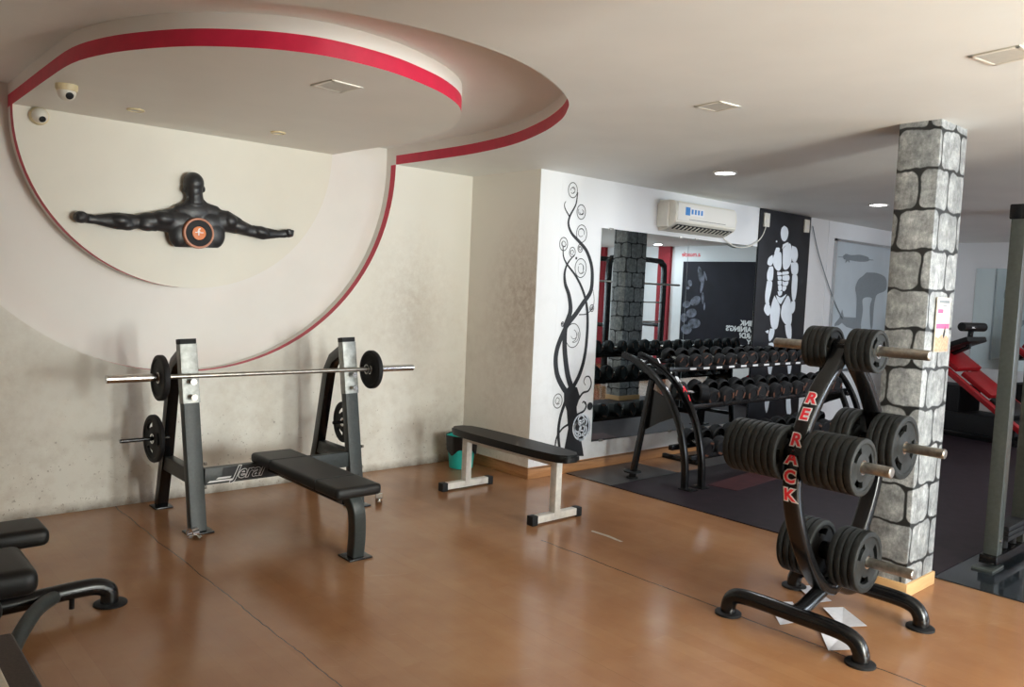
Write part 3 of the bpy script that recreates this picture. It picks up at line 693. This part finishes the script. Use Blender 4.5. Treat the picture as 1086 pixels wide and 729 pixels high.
# ================================================================ PLATES
def plate_bm(R, th, slots=3, hole=.026):
    b = B(); NS = 48
    prof = [(hole, .40), (.045, .40), (.052, .30), (R*.50, .27), (R*.72, .27), (R*.80, .33), (R*.84, .5), (R*.955, .5), (R*.985, .44), (R, .30)]
    fr = [[b.verts.new((r*math.cos(2*PI*i/NS), r*math.sin(2*PI*i/NS), h*th)) for i in range(NS)] for r, h in prof]
    bk = [[b.verts.new((r*math.cos(2*PI*i/NS), r*math.sin(2*PI*i/NS), -h*th)) for i in range(NS)] for r, h in prof]
    def hollow(j, i):
        if j != 3 or not slots: return False
        a = (360*i/NS) % (360/slots); return a < 360/slots*.42
    for j in range(len(prof)-1):
        for i in range(NS):
            k = (i+1) % NS
            if hollow(j, i): continue
            b.faces.new((fr[j][i], fr[j][k], fr[j+1][k], fr[j+1][i])); b.faces.new((bk[j][i], bk[j+1][i], bk[j+1][k], bk[j][k]))
    for i in range(NS):
        k = (i+1) % NS
        b.faces.new((fr[-1][i], fr[-1][k], bk[-1][k], bk[-1][i])); b.faces.new((fr[0][i], bk[0][i], bk[0][k], fr[0][k]))
        if hollow(3, i):
            b.faces.new((fr[3][i], fr[3][k], bk[3][k], bk[3][i])); b.faces.new((fr[4][i], bk[4][i], bk[4][k], fr[4][k]))
            if not hollow(3, i-1): b.faces.new((fr[3][i], bk[3][i], bk[4][i], fr[4][i]))
            if not hollow(3, i+1): b.faces.new((fr[3][k], fr[4][k], bk[4][k], bk[3][k]))
    return b
PL = {}
def plate(R, th, loc, rot, label, group=None, m='plate', slots=3):
    key = (R, th, m)
    if key in PL:
        return dup(PL[key], loc, rot, label, group)
    t = thing('weight_plate', label, 'weight plate', loc, 0, group); t.rotation_euler = rot
    obj('disc', plate_bm(R, th, slots), m, t, sharp=28)
    b = B(); lathe(b, [(.0255, -.42*th), (.033, -.42*th), (.033, .42*th), (.0255, .42*th), (.0255, -.42*th)], 28, cap=False); obj('bushing', b, 'chrome', t)
    PL[key] = t; return t

# ================================================================ BENCH PRESS STATION
bp = thing('bench_press_station', 'black bench press station with uprights and a flat pad against the cream wall', 'weight bench', (0, 0, 0))
def P_(x, y, z): return Vector((x, y, z))
for k, xc in enumerate((1.83, 2.955)):
    lean = .15; s = 1 if k else -1
    top = P_(xc-.035, 4.93+lean, 1.19); bot = P_(xc, 4.93, .01)
    def at(z): return bot+(top-bot)*((z-.01)/1.18)
    b = B(); sweep(b, [bot, top], rrect(.100, .062, .006), Vector((0, 1, 0))); up = obj('upright', b, 'dark_metal', bp)
    b = B(); sweep(b, [at(1.165), at(1.195)], rrect(.104, .066, .004), Vector((0, 1, 0))); obj('end_cap', b, 'rubber', up)
    b = B(); sweep(b, [at(.80)-P_(0, .004, 0), at(1.163)-P_(0, .004, 0)], rrect(.106, .066, .003), Vector((0, 1, 0))); obj('chrome_sleeve', b, 'sleeve', up, label='worn chrome cover at the top')
    for z in (.94, .845):                                  # bar hooks
        p = at(z); b = B(); rod(b, p-P_(-.0, .03, 0), p-P_(-.0, .085, -.0), .011); rod(b, p-P_(0, .085, 0), p-P_(0, .095, 0), .019); obj('bar_hook', b, 'chrome', up)
    b = B(); bx(b, xc-.075, xc+.085, 4.87, 4.99, 0, .012, .004); obj('foot_plate', b, 'black_metal', bp)
    # rear strut, bent near the top
    b = B(); ps = [P_(xc+.005, 5.62, .01), P_(xc-.005, 5.50, .35), P_(xc-.025, 5.33, .93), P_(xc-.03, 5.25, 1.03), P_(xc-.033, 5.075, 1.12)]
    sweep(b, ps, rrect(.075, .07, .006), Vector((1, 0, 0)), smooth=False); obj('rear_strut', b, 'black_metal', bp)
    b = B(); bx(b, xc-.055, xc+.065, 5.55, 5.68, 0, .012, .004); obj('foot_plate', b, 'black_metal', bp)
    b = B(); bx(b, xc-.03, xc+.03, 4.95, 5.50, .29, .385, .004); obj('side_rail', b, 'dark_metal', bp)
    b = B(); px_ = xc+s*.035; rod(b, P_(px_, 5.36, .53), P_(px_+s*(.15 if k else .30), 5.36, .53), .0125); obj('storage_peg', b, 'black_metal', bp)
    b = B(); rod(b, P_(xc+.05, 4.97, .42), P_(xc+.065, 4.97, .42), .012, 6); rod(b, P_(xc+.05, 4.97, .27), P_(xc+.065, 4.97, .27), .012, 6); obj('bolt', b, 'steel', bp)
b = B(); bx(b, 1.88, 2.905, 4.955, 5.005, .285, .39, .003); cb = obj('cross_beam', b, 'dark_metal', bp)
b = B(); yb = 4.9535; ux = (1, 0, 0); uz = (0, 0, 1)
bx(b, 1.99, 2.42, yb, yb+.001, .295, .385, mi=1)
put_text(b, 'Jerai', .112, (2.155, yb-.0010, .343), ux, uz, 0, bold=.0050, shear=.45); put_text(b, 'Jerai', .112, (2.155, yb-.0022, .343), ux, uz, 1, offset=.0008, shear=.45)
prism(b, [(1.895, .298), (2.06, .298), (2.065, .309), (1.91, .309)], (0, yb-.0005, 0), ux, uz, .001); prism(b, [(1.95, .315), (2.04, .315), (2.05, .326), (1.965, .326)], (0, yb-.0005, 0), ux, uz, .001)
obj('brand_lettering', b, ['whitetext', 'ink'], cb, label='white outlined slanted maker name')
# pad
BX = 2.335
b = B(); bx(b, BX-.145, BX+.145, 3.86, 5.0, .39, .455, .028, seg=4); obj('pad', b, 'vinyl', bp)
b = B(); 
for yy in (4.12, 4.72): bx(b, BX-.146, BX+.146, yy-.003, yy+.003, .400, .4575, .001)
obj('pad_seam', b, 'gap', bp)
b = B(); bx(b, BX-.04, BX+.04, 3.99, 4.97, .325, .39, .005); obj('pad_beam', b, 'black_metal', bp)
b = B(); sweep(b, catmull([P_(BX, 3.97, .385), P_(BX+.02, 3.93, .30), P_(BX+.045, 3.955, .16), P_(BX+.065, 4.0, .01)], 5), rrect(.080, .075, .008), Vector((1, 0, 0))); obj('front_leg', b, 'dark_metal', bp)
b = B(); bx(b, BX-.01, BX+.14, 3.93, 4.07, 0, .012, .004); obj('foot_plate', b, 'black_metal', bp)
# barbell
BY, BZ = 4.975, .975
bb = thing('barbell', 'long steel barbell resting on the bench press uprights', 'barbell', (2.37, BY, BZ))
b = B(); rod(b, P_(-.72, 0, 0), P_(.66, 0, 0), .0145); obj('shaft', b, 'steel', bb)
for s, x0, x1 in ((-1, -.72, -1.06), (1, .66, 1.055)):
    b = B(); rod(b, P_(x0, 0, 0), P_(x1, 0, 0), .0245, 24); rod(b, P_(x0, 0, 0), P_(x0+s*.012, 0, 0), .036, 24); obj('sleeve', b, 'chrome', bb)
RX_ = (0, PI/2, 0)
plate(.138, .034, (2.37-.76, BY, BZ-.004), RX_, 'black weight plate on the left end of the barbell', m='rubber', slots=0)
plate(.138, .034, (2.37+.70, BY, BZ-.004), RX_, 'black weight plate on the right end of the barbell', m='rubber')
plate(.155, .030, (1.70, 5.36, .53), (0, PI/2, .06), 'black weight plate stored on the left peg of the bench press', m='rubber')
plate(.155, .030, (3.08, 5.36, .53), (0, PI/2, -.06), 'black weight plate stored on the right peg of the bench press, behind the upright', m='rubber')
# spring collars on the floor
def collar(x, y, rz, lab):
    t = thing('bar_collar', lab, 'bar collar', (x, y, 0), rz)
    b = B(); m = Matrix.Translation((0, 0, .034)) @ Matrix.Rotation(PI/2, 4, 'Y')
    lathe(b, [(.026, -.022), (.034, -.022), (.034, .022), (.026, .022), (.026, -.022)], 28, m, cap=False); obj('ring', b, 'chrome', t)
    b = B(); rod(b, P_(0, -.03, .03), P_(0, -.062, .02), .006); rod(b, P_(0, -.058, .02), P_(0, -.074, .015), .012); obj('screw', b, 'chrome', t)
collar(1.765, 4.83, .35, 'chrome bar collar on the floor at the foot of the left upright')
collar(3.14, 4.93, -.5, 'chrome bar collar on the floor right of the right upright')

# ================================================================ WHITE FLAT BENCH
fb = thing('flat_bench', 'flat bench with a black pad on worn white metal legs', 'bench', (3.94, 4.41, 0))
def fbx(x0, x1, y0, y1, z0, z1, bev=.004): b = B(); bx(b, x0-3.94, x1-3.94, y0-4.41, y1-4.41, z0, z1, bev); return b
b = B()
pad = [( .12*math.cos(a)*(1), 0) for a in ()]
outl = []
for i in range(44):
    a = 2*PI*i/44; cxx, cyy = math.cos(a), math.sin(a)
    outl.append((.125*(abs(cxx)**.55)*(1 if cxx >= 0 else -1), .66*(abs(cyy)**.62)*(1 if cyy >= 0 else -1)))
prism(b, outl, (0, 0, .425), (1, 0, 0), (0, 1, 0), .055)
bmesh.ops.bevel(b, geom=[e for e in b.edges if abs(e.verts[0].co.z-e.verts[1].co.z) < .001], offset=.014, segments=4, affect='EDGES', clamp_overlap=True)
obj('pad', b, 'vinyl', fb, sharp=70)
obj('beam', fbx(3.915, 3.965, 3.93, 4.93, .375, .425), 'wornwhite', fb)
for y, xa, xb in ((4.94, 3.715, 4.20), (3.892, 3.69, 4.145)):
    xm = (xa+xb)/2-.005
    obj('post', fbx(xm-.027, xm+.027, y-.03, y+.03, .04, .425), 'wornwhite', fb)
    f_ = obj('foot_bar', fbx(xa, xb, y-.027, y+.027, .012, .062), 'wornwhite', fb)
    for e0, e1 in ((xa-.012, xa+.04), (xb-.04, xb+.012)): obj('end_cap', fbx(e0, e1, y-.031, y+.031, .0, .066, .006), 'rubber', f_)
# bucket
bk = thing('waste_bucket', 'teal plastic bucket lined with a black bag in the wall corner', 'bucket', (4.36, 5.53, 0))
b = B(); lathe(b, [(.10, 0), (.104, .004), (.13, .27), (.137, .272), (.137, .285), (.128, .285), (.125, .27), (.098, .012)], 32); obj('body', b, 'teal', bk)
b = B(); N = 40
r0 = []; r1 = []; r2 = []
for i in range(N):
    a = 2*PI*i/N; w_ = .004*math.sin(5*a)+.003*math.sin(11*a+1)
    r0.append(b.verts.new(((.122+w_)*math.cos(a), (.122+w_)*math.sin(a), .2))); r1.append(b.verts.new(((.142+w_)*math.cos(a), (.142+w_)*math.sin(a), .293)))
    zz = .16+.03*math.sin(3*a+1)+.012*math.sin(7*a); k = .133+w_; r2.append(b.verts.new((k*math.cos(a), k*math.sin(a), zz)))
for i in range(N):
    k = (i+1) % N; b.faces.new((r0[i], r0[k], r1[k], r1[i])); b.faces.new((r1[i], r1[k], r2[k], r2[i]))
b.faces.new(r0); obj('bin_bag', b, 'bag', bk)

# ================================================================ RE RACK PLATE TREE
RXC, RY = 3.85, 1.87
rr = thing('plate_tree', 'black curved plate tree lettered down one arch beside the stone column', 'weight plate rack', (0, 0, 0))
half = [(.035, 1.375), (.075, 1.33), (.125, 1.28), (.245, 1.17), (.355, 1.02), (.42, .86), (.415, .68), (.33, .48), (.20, .30), (.09, .20), (0.0, .165)]
HC_ = [(q.x, q.z) for q in catmull([(a, 0, z) for a, z in half], 5)]
def offs(z):
    for (a, za), (c_, zc) in zip(HC_, HC_[1:]):
        if za >= z >= zc: return a+(c_-a)*(za-z)/(za-zc)
    return 0
for s in (-1, 1):
    b = B(); sweep(b, catmull([P_(RXC+s*a, RY, z) for a, z in half], 5), rrect(.056, .082, .016), Vector((0, 1, 0)))
    ar = obj('arch', b, 'black_metal', rr)
    if s < 0: front_arch = ar
for word, zs in (('RE', (1.125, 1.055)), ('RACK', (.945, .868, .788, .708))):
    b = B()
    for ch, z in zip(word, zs):
        dz = .01; x = RXC-offs(z); xu = RXC-offs(z+dz); up_ = Vector((xu-x, 0, dz)).normalized(); nrm = Vector((-up_.z, 0, up_.x)).normalized()
        o_ = Vector((x, RY, z))+nrm*.0292
        put_text(b, ch, .080, o_, (0, -1, 0), up_, 0, offset=.0045, bold=.0035, extrude=.0006)
        put_text(b, ch, .080, o_+nrm*.0012, (0, -1, 0), up_, 1, bold=.0025, extrude=.0006)
    obj('lettering', b, ['whitetext', 'redtext'], front_arch, label='red capitals with white outlines')
b = B(); bx(b, RXC-.07, RXC+.07, RY-.042, RY+.042, 1.30, 1.40, .02); obj('crown', b, 'black_metal', rr)
b = B(); sweep(b, catmull([P_(3.505, RY, .115), P_(3.60, RY, .122), P_(3.73, RY, .160), P_(RXC, RY, .185), P_(3.95, RY, .160), P_(4.06, RY, .122), P_(4.155, RY, .115)], 5), circ(.036, 16)); obj('cross_tube', b, 'black_metal', rr)
for xx in (3.505, 4.15):
    b = B(); pts = [P_(xx, 1.535, .012), P_(xx, 1.535, .05), P_(xx, 1.56, .092), P_(xx, 1.61, .112), P_(xx, 1.70, .118), P_(xx, RY, .118), P_(xx, 2.05, .118), P_(xx, 2.15, .112), P_(xx, 2.195, .092), P_(xx, 2.215, .05), P_(xx, 2.215, .012)]
    sweep(b, catmull(pts, 4), circ(.038, 18), Vector((1, 0, 0))); ft = obj('foot_tube', b, 'black_metal', rr)
    for yy in (1.535, 2.215):
        b = B(); lathe(b, [(.066, 0), (.066, .010), (.060, .014), (.03, .015)], 28, Matrix.Translation((xx, yy, 0))); obj('foot_plate', b, 'rubber', ft)
pegs = {'top': (3.835, 1.375, 1.47, 2.24), 'left': (3.45, .889, 1.44, 2.24), 'right': (4.185, .88, 1.50, 2.06), 'bottom': (3.855, .352, 1.475, 2.13)}
for nm, (x, z, ya, yb_) in pegs.items():
    b = B(); rod(b, P_(x, ya, z), P_(x, yb_, z), .0245, 22)
    for yy in (ya, yb_): lathe(b, [(.0245, 0), (.021, .004), (.012, .005)], 22, axis(P_(x, yy, z), P_(x, yy+(-1 if yy == ya else 1), z))[0])
    pg = obj('peg', b, 'steel', rr)
    b = B(); rod(b, P_(x, RY-.046, z), P_(x, RY+.046, z), .045, 24); obj('peg_flange', b, 'black_metal', pg)
RYr = (PI/2, 0, 0)
ORD = ['outermost', 'second', 'third', 'fourth', 'fifth', 'sixth', 'seventh', 'eighth', 'ninth', 'tenth', 'eleventh', 'twelfth', 'thirteenth', 'fourteenth']
def stack(x, z, R, th, near, far, where, gap=.046):
    for side, n in (('near', near), ('far', far)):
        for i in range(n):
            d = (gap if side == 'near' else .046)+th*(i+.5)+i*.0015
            y = RY-d if side == 'near' else RY+d
            lab = '%s black plate from the %s end of the %s peg of the plate tree' % (ORD[n-1-i], side, where)
            plate(R, th, (x, y, z-.002), (PI/2 if side == 'near' else -PI/2, random.uniform(0, 2), 0), lab, 'plates on the %s peg of the plate tree' % where)
stack(3.835, 1.375, .104, .031, 4, 4, 'top')
stack(3.45, .889, .128, .033, 7, 8, 'middle left', .074)
stack(4.185, .88, .163, .034, 4, 3, 'middle right')
stack(3.855, .352, .150, .034, 4, 5, 'bottom')
# papers under the tree
def sheet(poly, lab, lift=.0015):
    b = B(); vs = [b.verts.new((x, y, .001+(lift*(i % 2)*6))) for i, (x, y) in enumerate(poly)]; b.faces.new(vs); ex = bmesh.ops.extrude_face_region(b, geom=list(b.faces))
    for v in [g for g in ex['geom'] if isinstance(g, bmesh.types.BMVert)]: v.co.z += .0008
    obj('paper_sheet', b, 'paper', label=lab, cat='paper')
sheet([(3.52, 1.69), (3.60, 1.62), (3.77, 1.74), (3.70, 1.83)], 'crumpled white paper inside the near foot of the plate tree')
sheet([(3.60, 1.98), (3.72, 1.92), (3.93, 2.10), (3.80, 2.17)], 'long pale paper slips on the floor under the plate tree arch')
sheet([(3.83, 1.78), (3.93, 1.70), (4.09, 1.90), (3.97, 1.95)], 'white paper on the floor at the middle of the plate tree base')
sheet([(4.02, 2.02), (4.10, 1.97), (4.24, 2.17), (4.15, 2.20)], 'white paper at the far foot of the plate tree')
# worn spot in the vinyl
b = B(); prism(b, [(3.965, 3.58), (3.975, 3.44), (3.955, 3.30), (3.935, 3.31), (3.945, 3.44), (3.94, 3.57)], (0, 0, .0003), (1, 0, 0), (0, 1, 0), .0004)
M['worn'] = simple('bare_floor_patch', (.40, .33, .24), .5, var=.3, scale=60)
obj('torn_floor_patch', b, 'worn', label='small torn patch in the floor right of the white flat bench', cat='floor patch')

# ================================================================ DUMBBELL RACK
dr = thing('dumbbell_rack', 'long black three-tier dumbbell rack with curved end frames before the mirror', 'dumbbell rack', (0, 0, 0))
curve = [(4.60, 1.055), (4.47, 1.02), (4.30, .935), (4.15, .82), (4.04, .68), (3.955, .52), (3.90, .33), (3.875, .16), (3.87, .012)]
for xx in (5.44, 5.60, 8.32, 8.46):
    b = B(); sweep(b, catmull([P_(xx, y+(.05 if xx in (5.44, 8.32) else 0), z) for y, z in curve], 5), rrect(.055, .05, .012), Vector((1, 0, 0))); cl = obj('curved_upright', b, 'black_metal', dr)
    b = B(); bx(b, xx-.05, xx+.05, 3.82, 3.95, .008, .018, .003); obj('foot_plate', b, 'black_metal', cl)
    if xx == 5.60:
        for nm_, mt_, ltrs in (('white_lettering', 'whitetext', (('J', 4.40, .998), ('E', 4.27, .93), ('R', 4.19, .865))), ('red_lettering', 'redtext', (('A', 4.12, .795), ('I', 4.065, .725)))):
            for ch, yy, zz in ltrs:
                b = B(); tn = Vector((0, .6, .8)) if zz > .85 else Vector((0, .45, .9)); tn.normalize(); nr = Vector((0, -tn.z, tn.y))
                put_text(b, ch, .07, P_(xx-.0, yy, zz)+nr*.030, (1, 0, 0), tn, 0, bold=.004); obj(nm_, b, mt_, cl)
for xx in (5.42, 8.34):
    b = B(); sweep(b, [P_(xx-.05, 4.42, .01), P_(xx, 4.30, .87)], rrect(.05, .045, .01), Vector((1, 0, 0))); rp = obj('rear_post', b, 'black_metal', dr)
    b = B(); lathe(b, [(.075, 0), (.075, .010)], 20, Matrix.Translation((xx-.05, 4.42, .06))); lathe(b, [(.05, 0), (.05, .010)], 20, Matrix.Translation((xx-.05, 4.42, .008))); obj('foot_flange', b, 'rubber', rp)
    b = B(); prism(b, [(4.30, .80), (4.06, .70), (4.06, .58), (4.20, .52), (4.34, .44)], (xx+.0, 0, 0), (0, 1, 0), (0, 0, 1), .006); obj('gusset', b, 'black_metal', dr)
    b = B(); bx(b, xx+.05, xx+.15, 4.46, 4.50, .985, 1.02, .005); obj('head_bracket', b, 'chrome', dr)
tiers = [(4.26, .955, .14), (4.07, .655, .16), (3.99, .235, .17)]            # front rail y, z, depth direction back
for k, (y, z, dd_) in enumerate(tiers):
    for j, (yy, zz) in enumerate(((y, z), (y+.20, z+.055))):
        b = B(); bx(b, 5.58, 8.44, yy-.022, yy+.022, zz-.022, zz+.022, .005); rl = obj('shelf_rail', b, 'black_metal', dr)
        if j == 0 and k == 0:
            for i in range(12):
                b = B(); bx(b, 5.86+i*.2, 5.95+i*.2, yy-.024, yy-.022, zz-.008, zz+.010); obj('weight_tag', b, 'whitetext', rl)
    for xx in (5.62, 8.39): b = B(); bx(b, xx-.02, xx+.02, y-.06, y+.30, z-.05, z-.01, .004); obj('shelf_bracket', b, 'black_metal', dr)
# dumbbells
def dumbbell(R, L, lab, grp):
    t = thing('dumbbell', lab, 'dumbbell', (0, 0, 0), 0, grp)
    b = B(); rod(b, P_(0, -.07, 0), P_(0, .07, 0), .016, 14); obj('handle', b, 'chrome', t)
    for s in (-1, 1):
        b = B(); m, _ = axis(P_(0, s*.062, 0), P_(0, s*2, 0))
        lathe(b, [(R*.86, 0), (R, .012), (R, L-.012), (R*.88, L), (R*.55, L+.001), (R*.5, L-.006), (.001, L-.006)], 24, m, cap=False); h = obj('head', b, 'rubber', t)
        b = B(); ang = random.uniform(0, 2)
        for a in (0, PI): 
            mm = Matrix.Translation((0, s*(.062+L), 0)) @ Matrix.Rotation(ang+a, 4, 'Y'); bx(b, -R*.34, R*.34, -.0012, .0012, R*.60, R*.80, mat=mm)
        obj('number_print', b, 'brownprint', h)
    return t
M['brownprint'] = simple('faded_orange_print', (.16, .06, .03), .5, var=.4, scale=60)
for k, (y, z, _) in enumerate(tiers):
    wh = ('top', 'middle', 'bottom')[k]
    R = (.066, .078, .082)[k]; n = (14, 12, 12)[k]; pitch = (.185, .205, .21)[k]; x0 = (5.80, 5.98, 5.80)[k]
    proto = None; gname = 'dumbbells on the %s tier of the dumbbell rack' % wh; lab = 'black round dumbbell with orange print in the row on the %s tier of the rack' % wh
    for i in range(n):
        loc = (x0+i*pitch, y+.10+random.uniform(-.01, .01), z+R*.86+.0285+.0); rot = (math.radians(15), random.uniform(0, 1.2), random.uniform(-.08, .08))
        lab = '%s black dumbbell from the left on the %s tier of the rack' % ((['first']+ORD[1:])[i], wh)
        if proto is None: proto = dumbbell(R, (.062, .078, .085)[k], lab, gname); o = proto; o.location = loc; o.rotation_euler = rot
        else: o = dup(proto, loc, rot, lab, gname)
dd2 = dumbbell(.080, .10, 'large black dumbbell lying crosswise at the left end of the middle tier', 'dumbbells on the middle tier of the dumbbell rack')
dd2.location = (5.78, 4.17, .655+.112); dd2.rotation_euler = (.10, 0, 1.2)

# ================================================================ MACHINES AT THE RIGHT AND FAR BACK
ct = thing('cable_tower', 'tall dark grey cable tower cut by the right edge of the frame', 'gym machine', (0, 0, 0))
M['greymetal'] = simple('grey_olive_powder_coat', (.055, .062, .057), .35, var=.15, scale=40)
for xx, y_ in ((5.495, 1.65), (5.97, 1.65)):
    b = B(); bx(b, xx-.045, xx+.045, y_-.04, y_+.04, .09, 2.15, .006); pt = obj('post', b, 'greymetal', ct)
    b = B(); rod(b, P_(xx-.01, y_-.052, .185), P_(xx-.01, y_-.04, .185), .014, 16); obj('bolt', b, 'chrome', pt)
b = B(); bx(b, 5.44, 6.9, 1.60, 1.70, 2.14, 2.23, .01); obj('top_beam', b, 'black_metal', ct)
b = B(); bx(b, 5.42, 6.9, 1.60, 1.70, .04, .095, .006); obj('base_beam', b, 'black_metal', ct)
b = B(); bx(b, 5.36, 5.56, 1.60, 1.72, .008, .022, .004); obj('foot_plate', b, 'greymetal', ct)
b = B(); bx(b, 6.02, 6.45, 1.62, 1.68, .55, 2.1, .004); obj('shroud', b, 'greymetal', ct)
for i in range(3):
    b = B(); bx(b, 5.60, 5.92, 1.60, 1.70, .16+i*.032, .188+i*.032, .003); obj('weight_block', b, 'rubber', ct)
for xx in (5.68, 5.84):
    b = B(); rod(b, P_(xx, 1.65, .1), P_(xx, 1.65, .25), .025); obj('stack_stop', b, 'rubber', ct)

def leg_press(x, y, rz, lab, grp=None):
    t = thing('leg_press_machine', lab, 'gym machine', (x, y, 0), rz)
    def g(bm, nm, m, par=t, **kw): return obj(nm, bm, m, par, **kw)
    for s in (-.30, .30):
        b = B(); sweep(b, [P_(-.55, s, 1.12), P_(.85, s, .18)], rrect(.08, .06, .006), Vector((0, 0, 1))); g(b, 'guide_frame', 'redmetal')
        b = B(); rod(b, P_(-.5, s*.72, 1.02), P_(.72, s*.72, .20), .018); g(b, 'guide_rod', 'chrome')
        b = B(); bx(b, -.95, 1.0, s-.035, s+.035, .01, .08, .006); g(b, 'base_rail', 'black_metal')
        b = B(); sweep(b, [P_(-.62, s, .05), P_(-.52, s, 1.15)], rrect(.06, .06, .006), Vector((0, 1, 0))); g(b, 'rear_upright', 'black_metal')
        b = B(); rod(b, P_(-.20, s, .85), P_(-.20, s*1.9, .85), .022); g(b, 'plate_peg', 'chrome')
    b = B(); m = Matrix.Translation((-.22, 0, .98)) @ Matrix.Rotation(math.radians(34), 4, 'Y'); bx(b, -.28, .28, -.27, .27, -.03, .03, .01, mat=m); g(b, 'sled_plate', 'redmetal')
    b = B(); m = Matrix.Translation((.22, 0, .66)) @ Matrix.Rotation(math.radians(34), 4, 'Y'); bx(b, -.22, .22, -.20, .20, -.03, .03, .01, mat=m); g(b, 'frame_plate', 'redmetal')
    b = B(); bx(b, -.62, .75, -.27, .27, .012, .30, .02); bx(b, -.60, .05, -.25, .25, .29, .62, .02); g(b, 'base_housing', 'rubber')
    b = B(); m = Matrix.Translation((-.25, 0, 1.08)) @ Matrix.Rotation(math.radians(-22), 4, 'Y'); bx(b, -.36, .36, -.22, .22, -.035, .035, .02, mat=m); g(b, 'back_pad', 'vinyl')
    b = B(); m = Matrix.Translation((.55, 0, .42)) @ Matrix.Rotation(math.radians(34), 4, 'Y'); bx(b, -.16, .16, -.24, .24, -.03, .03, .02, mat=m); g(b, 'seat_pad', 'vinyl')
    b = B(); rod(b, P_(-.0, -.22, 1.36), P_(.03, .22, 1.36), .055, 20); g(b, 'roller_pad', 'vinyl')
    b = B(); sweep(b, [P_(-.22, 0, 1.0), P_(-.02, 0, 1.10), P_(.0, 0, 1.33)], rrect(.05, .05, .006), Vector((0, 1, 0))); g(b, 'roller_stem', 'black_metal')
    b = B(); bx(b, .06, .066, -.10, .06, 1.345, 1.365); g(b, 'roller_label', 'whitetext')
    b = B(); rod(b, P_(-.6, -.31, .10), P_(-.6, .31, .10), .03); g(b, 'cross_tube', 'black_metal'); b = B(); rod(b, P_(.8, -.31, .10), P_(.8, .31, .10), .03); g(b, 'cross_tube', 'black_metal')
    return t
leg_press(11.0, 3.75, math.radians(-100), 'nearer red leg press machine, seen just right of the stone column')
leg_press(12.3, 3.0, math.radians(-100), 'red leg press machine further back, behind the cable tower post')

sm_ = thing('smith_machine', 'black round-cornered rack frame with a bar seen in the mirrors', 'gym machine', (0, 0, 0))
for y_ in (.5, -.3):
    b = B(); sweep(b, catmull([P_(10.35, y_, .02), P_(10.35, y_, 1.0), P_(10.35, y_, 2.0), P_(10.40, y_, 2.15), P_(10.55, y_, 2.2), P_(11.6, y_, 2.2), P_(11.78, y_, 2.15), P_(11.85, y_, 2.0), P_(11.85, y_, 1.0), P_(11.85, y_, .02)], 4), rrect(.09, .09, .02), Vector((0, 1, 0))); obj('hoop_frame', b, 'black_metal', sm_)
for x_ in (10.35, 11.85):
    b = B(); bx(b, x_-.04, x_+.04, -.3, .5, .02, .10, .01); bx(b, x_-.04, x_+.04, -.3, .5, 1.0, 1.07, .01); obj('side_rail', b, 'black_metal', sm_)
b = B(); rod(b, P_(9.9, .56, 1.78), P_(12.25, .56, 1.78), .018); obj('bar', b, 'steel', sm_)
for z_ in (1.45, 1.1): b = B(); rod(b, P_(10.35, .5, z_), P_(11.85, .5, z_), .012); obj('cross_rod', b, 'steel', sm_)

# ================================================================ FOREGROUND LEFT
fbn = thing('preacher_bench', 'black padded exercise bench with a bent tube foot at the left edge', 'weight bench', (0, 0, 0))
b = B(); sweep(b, catmull([P_(1.095, 4.07, .012), P_(1.095, 4.07, .05), P_(1.085, 4.07, .075), P_(1.04, 4.07, .098), P_(.95, 4.065, .104), P_(.70, 4.05, .10), P_(.3, 4.03, .10)], 5), circ(.040, 18), Vector((0, 1, 0))); obj('foot_tube', b, 'black_metal', fbn)
b = B(); lathe(b, [(.075, 0), (.075, .008), (.068, .012)], 28, Matrix.Translation((1.10, 4.07, 0))); obj('foot_plate', b, 'rubber', fbn)
b = B(); rod(b, P_(.93, 4.06, .02), P_(.93, 4.06, .09), .012); obj('stop_bolt', b, 'black_metal', fbn)
b = B(); sweep(b, catmull([P_(.86, 4.05, .10), P_(.76, 3.93, .095), P_(.66, 3.74, .07), P_(.58, 3.55, .04), P_(.50, 3.38, .035)], 5), circ(.032, 14)); obj('front_strut', b, 'dark_metal', fbn)
b = B(); bx(b, .3, .38, 3.2, 4.4, .08, .16, .01); bx(b, .3, .38, 3.9, 4.0, .14, .42, .01); obj('spine', b, 'black_metal', fbn)
b = B(); bx(b, .15, .815, 3.93, 4.17, .375, .455, .036, seg=4); obj('arm_pad', b, 'vinyl', fbn)
b = B(); bx(b, .12, .675, 3.42, 3.80, .345, .45, .05, seg=5); obj('seat_pad', b, 'vinyl', fbn)
b = B(); bx(b, .15, .53, 3.27, 3.43, .33, .40, .03, seg=4); obj('lower_pad', b, 'vinyl', fbn)
ub = thing('upholstered_bench', 'beige-topped bench with a dark brown edge in the lower left corner', 'bench', (.1, 2.35, 0))
b = B(); bx(b, -.32, .39, -.9, .52, .36, .45, .018, seg=3); obj('edge_band', b, 'brownfab', ub)
b = B(); bx(b, -.28, .315, -.86, .47, .42, .458, .010, seg=3); obj('top', b, 'beige', ub)
b = B()
for sx in (-.28, .29):
    for sy in (-.84, .44): bx(b, sx-.03, sx+.03, sy-.03, sy+.03, 0, .37, .004)
for i, (sx, sy) in enumerate([(x_, y_) for x_ in (-.28, .29) for y_ in (-.84, .44)]):
    b2 = B(); bx(b2, sx-.03, sx+.03, sy-.03, sy+.03, 0, .37, .004); obj('leg', b2, 'brownfab', ub)
b.free()
# groups only where a group has several members
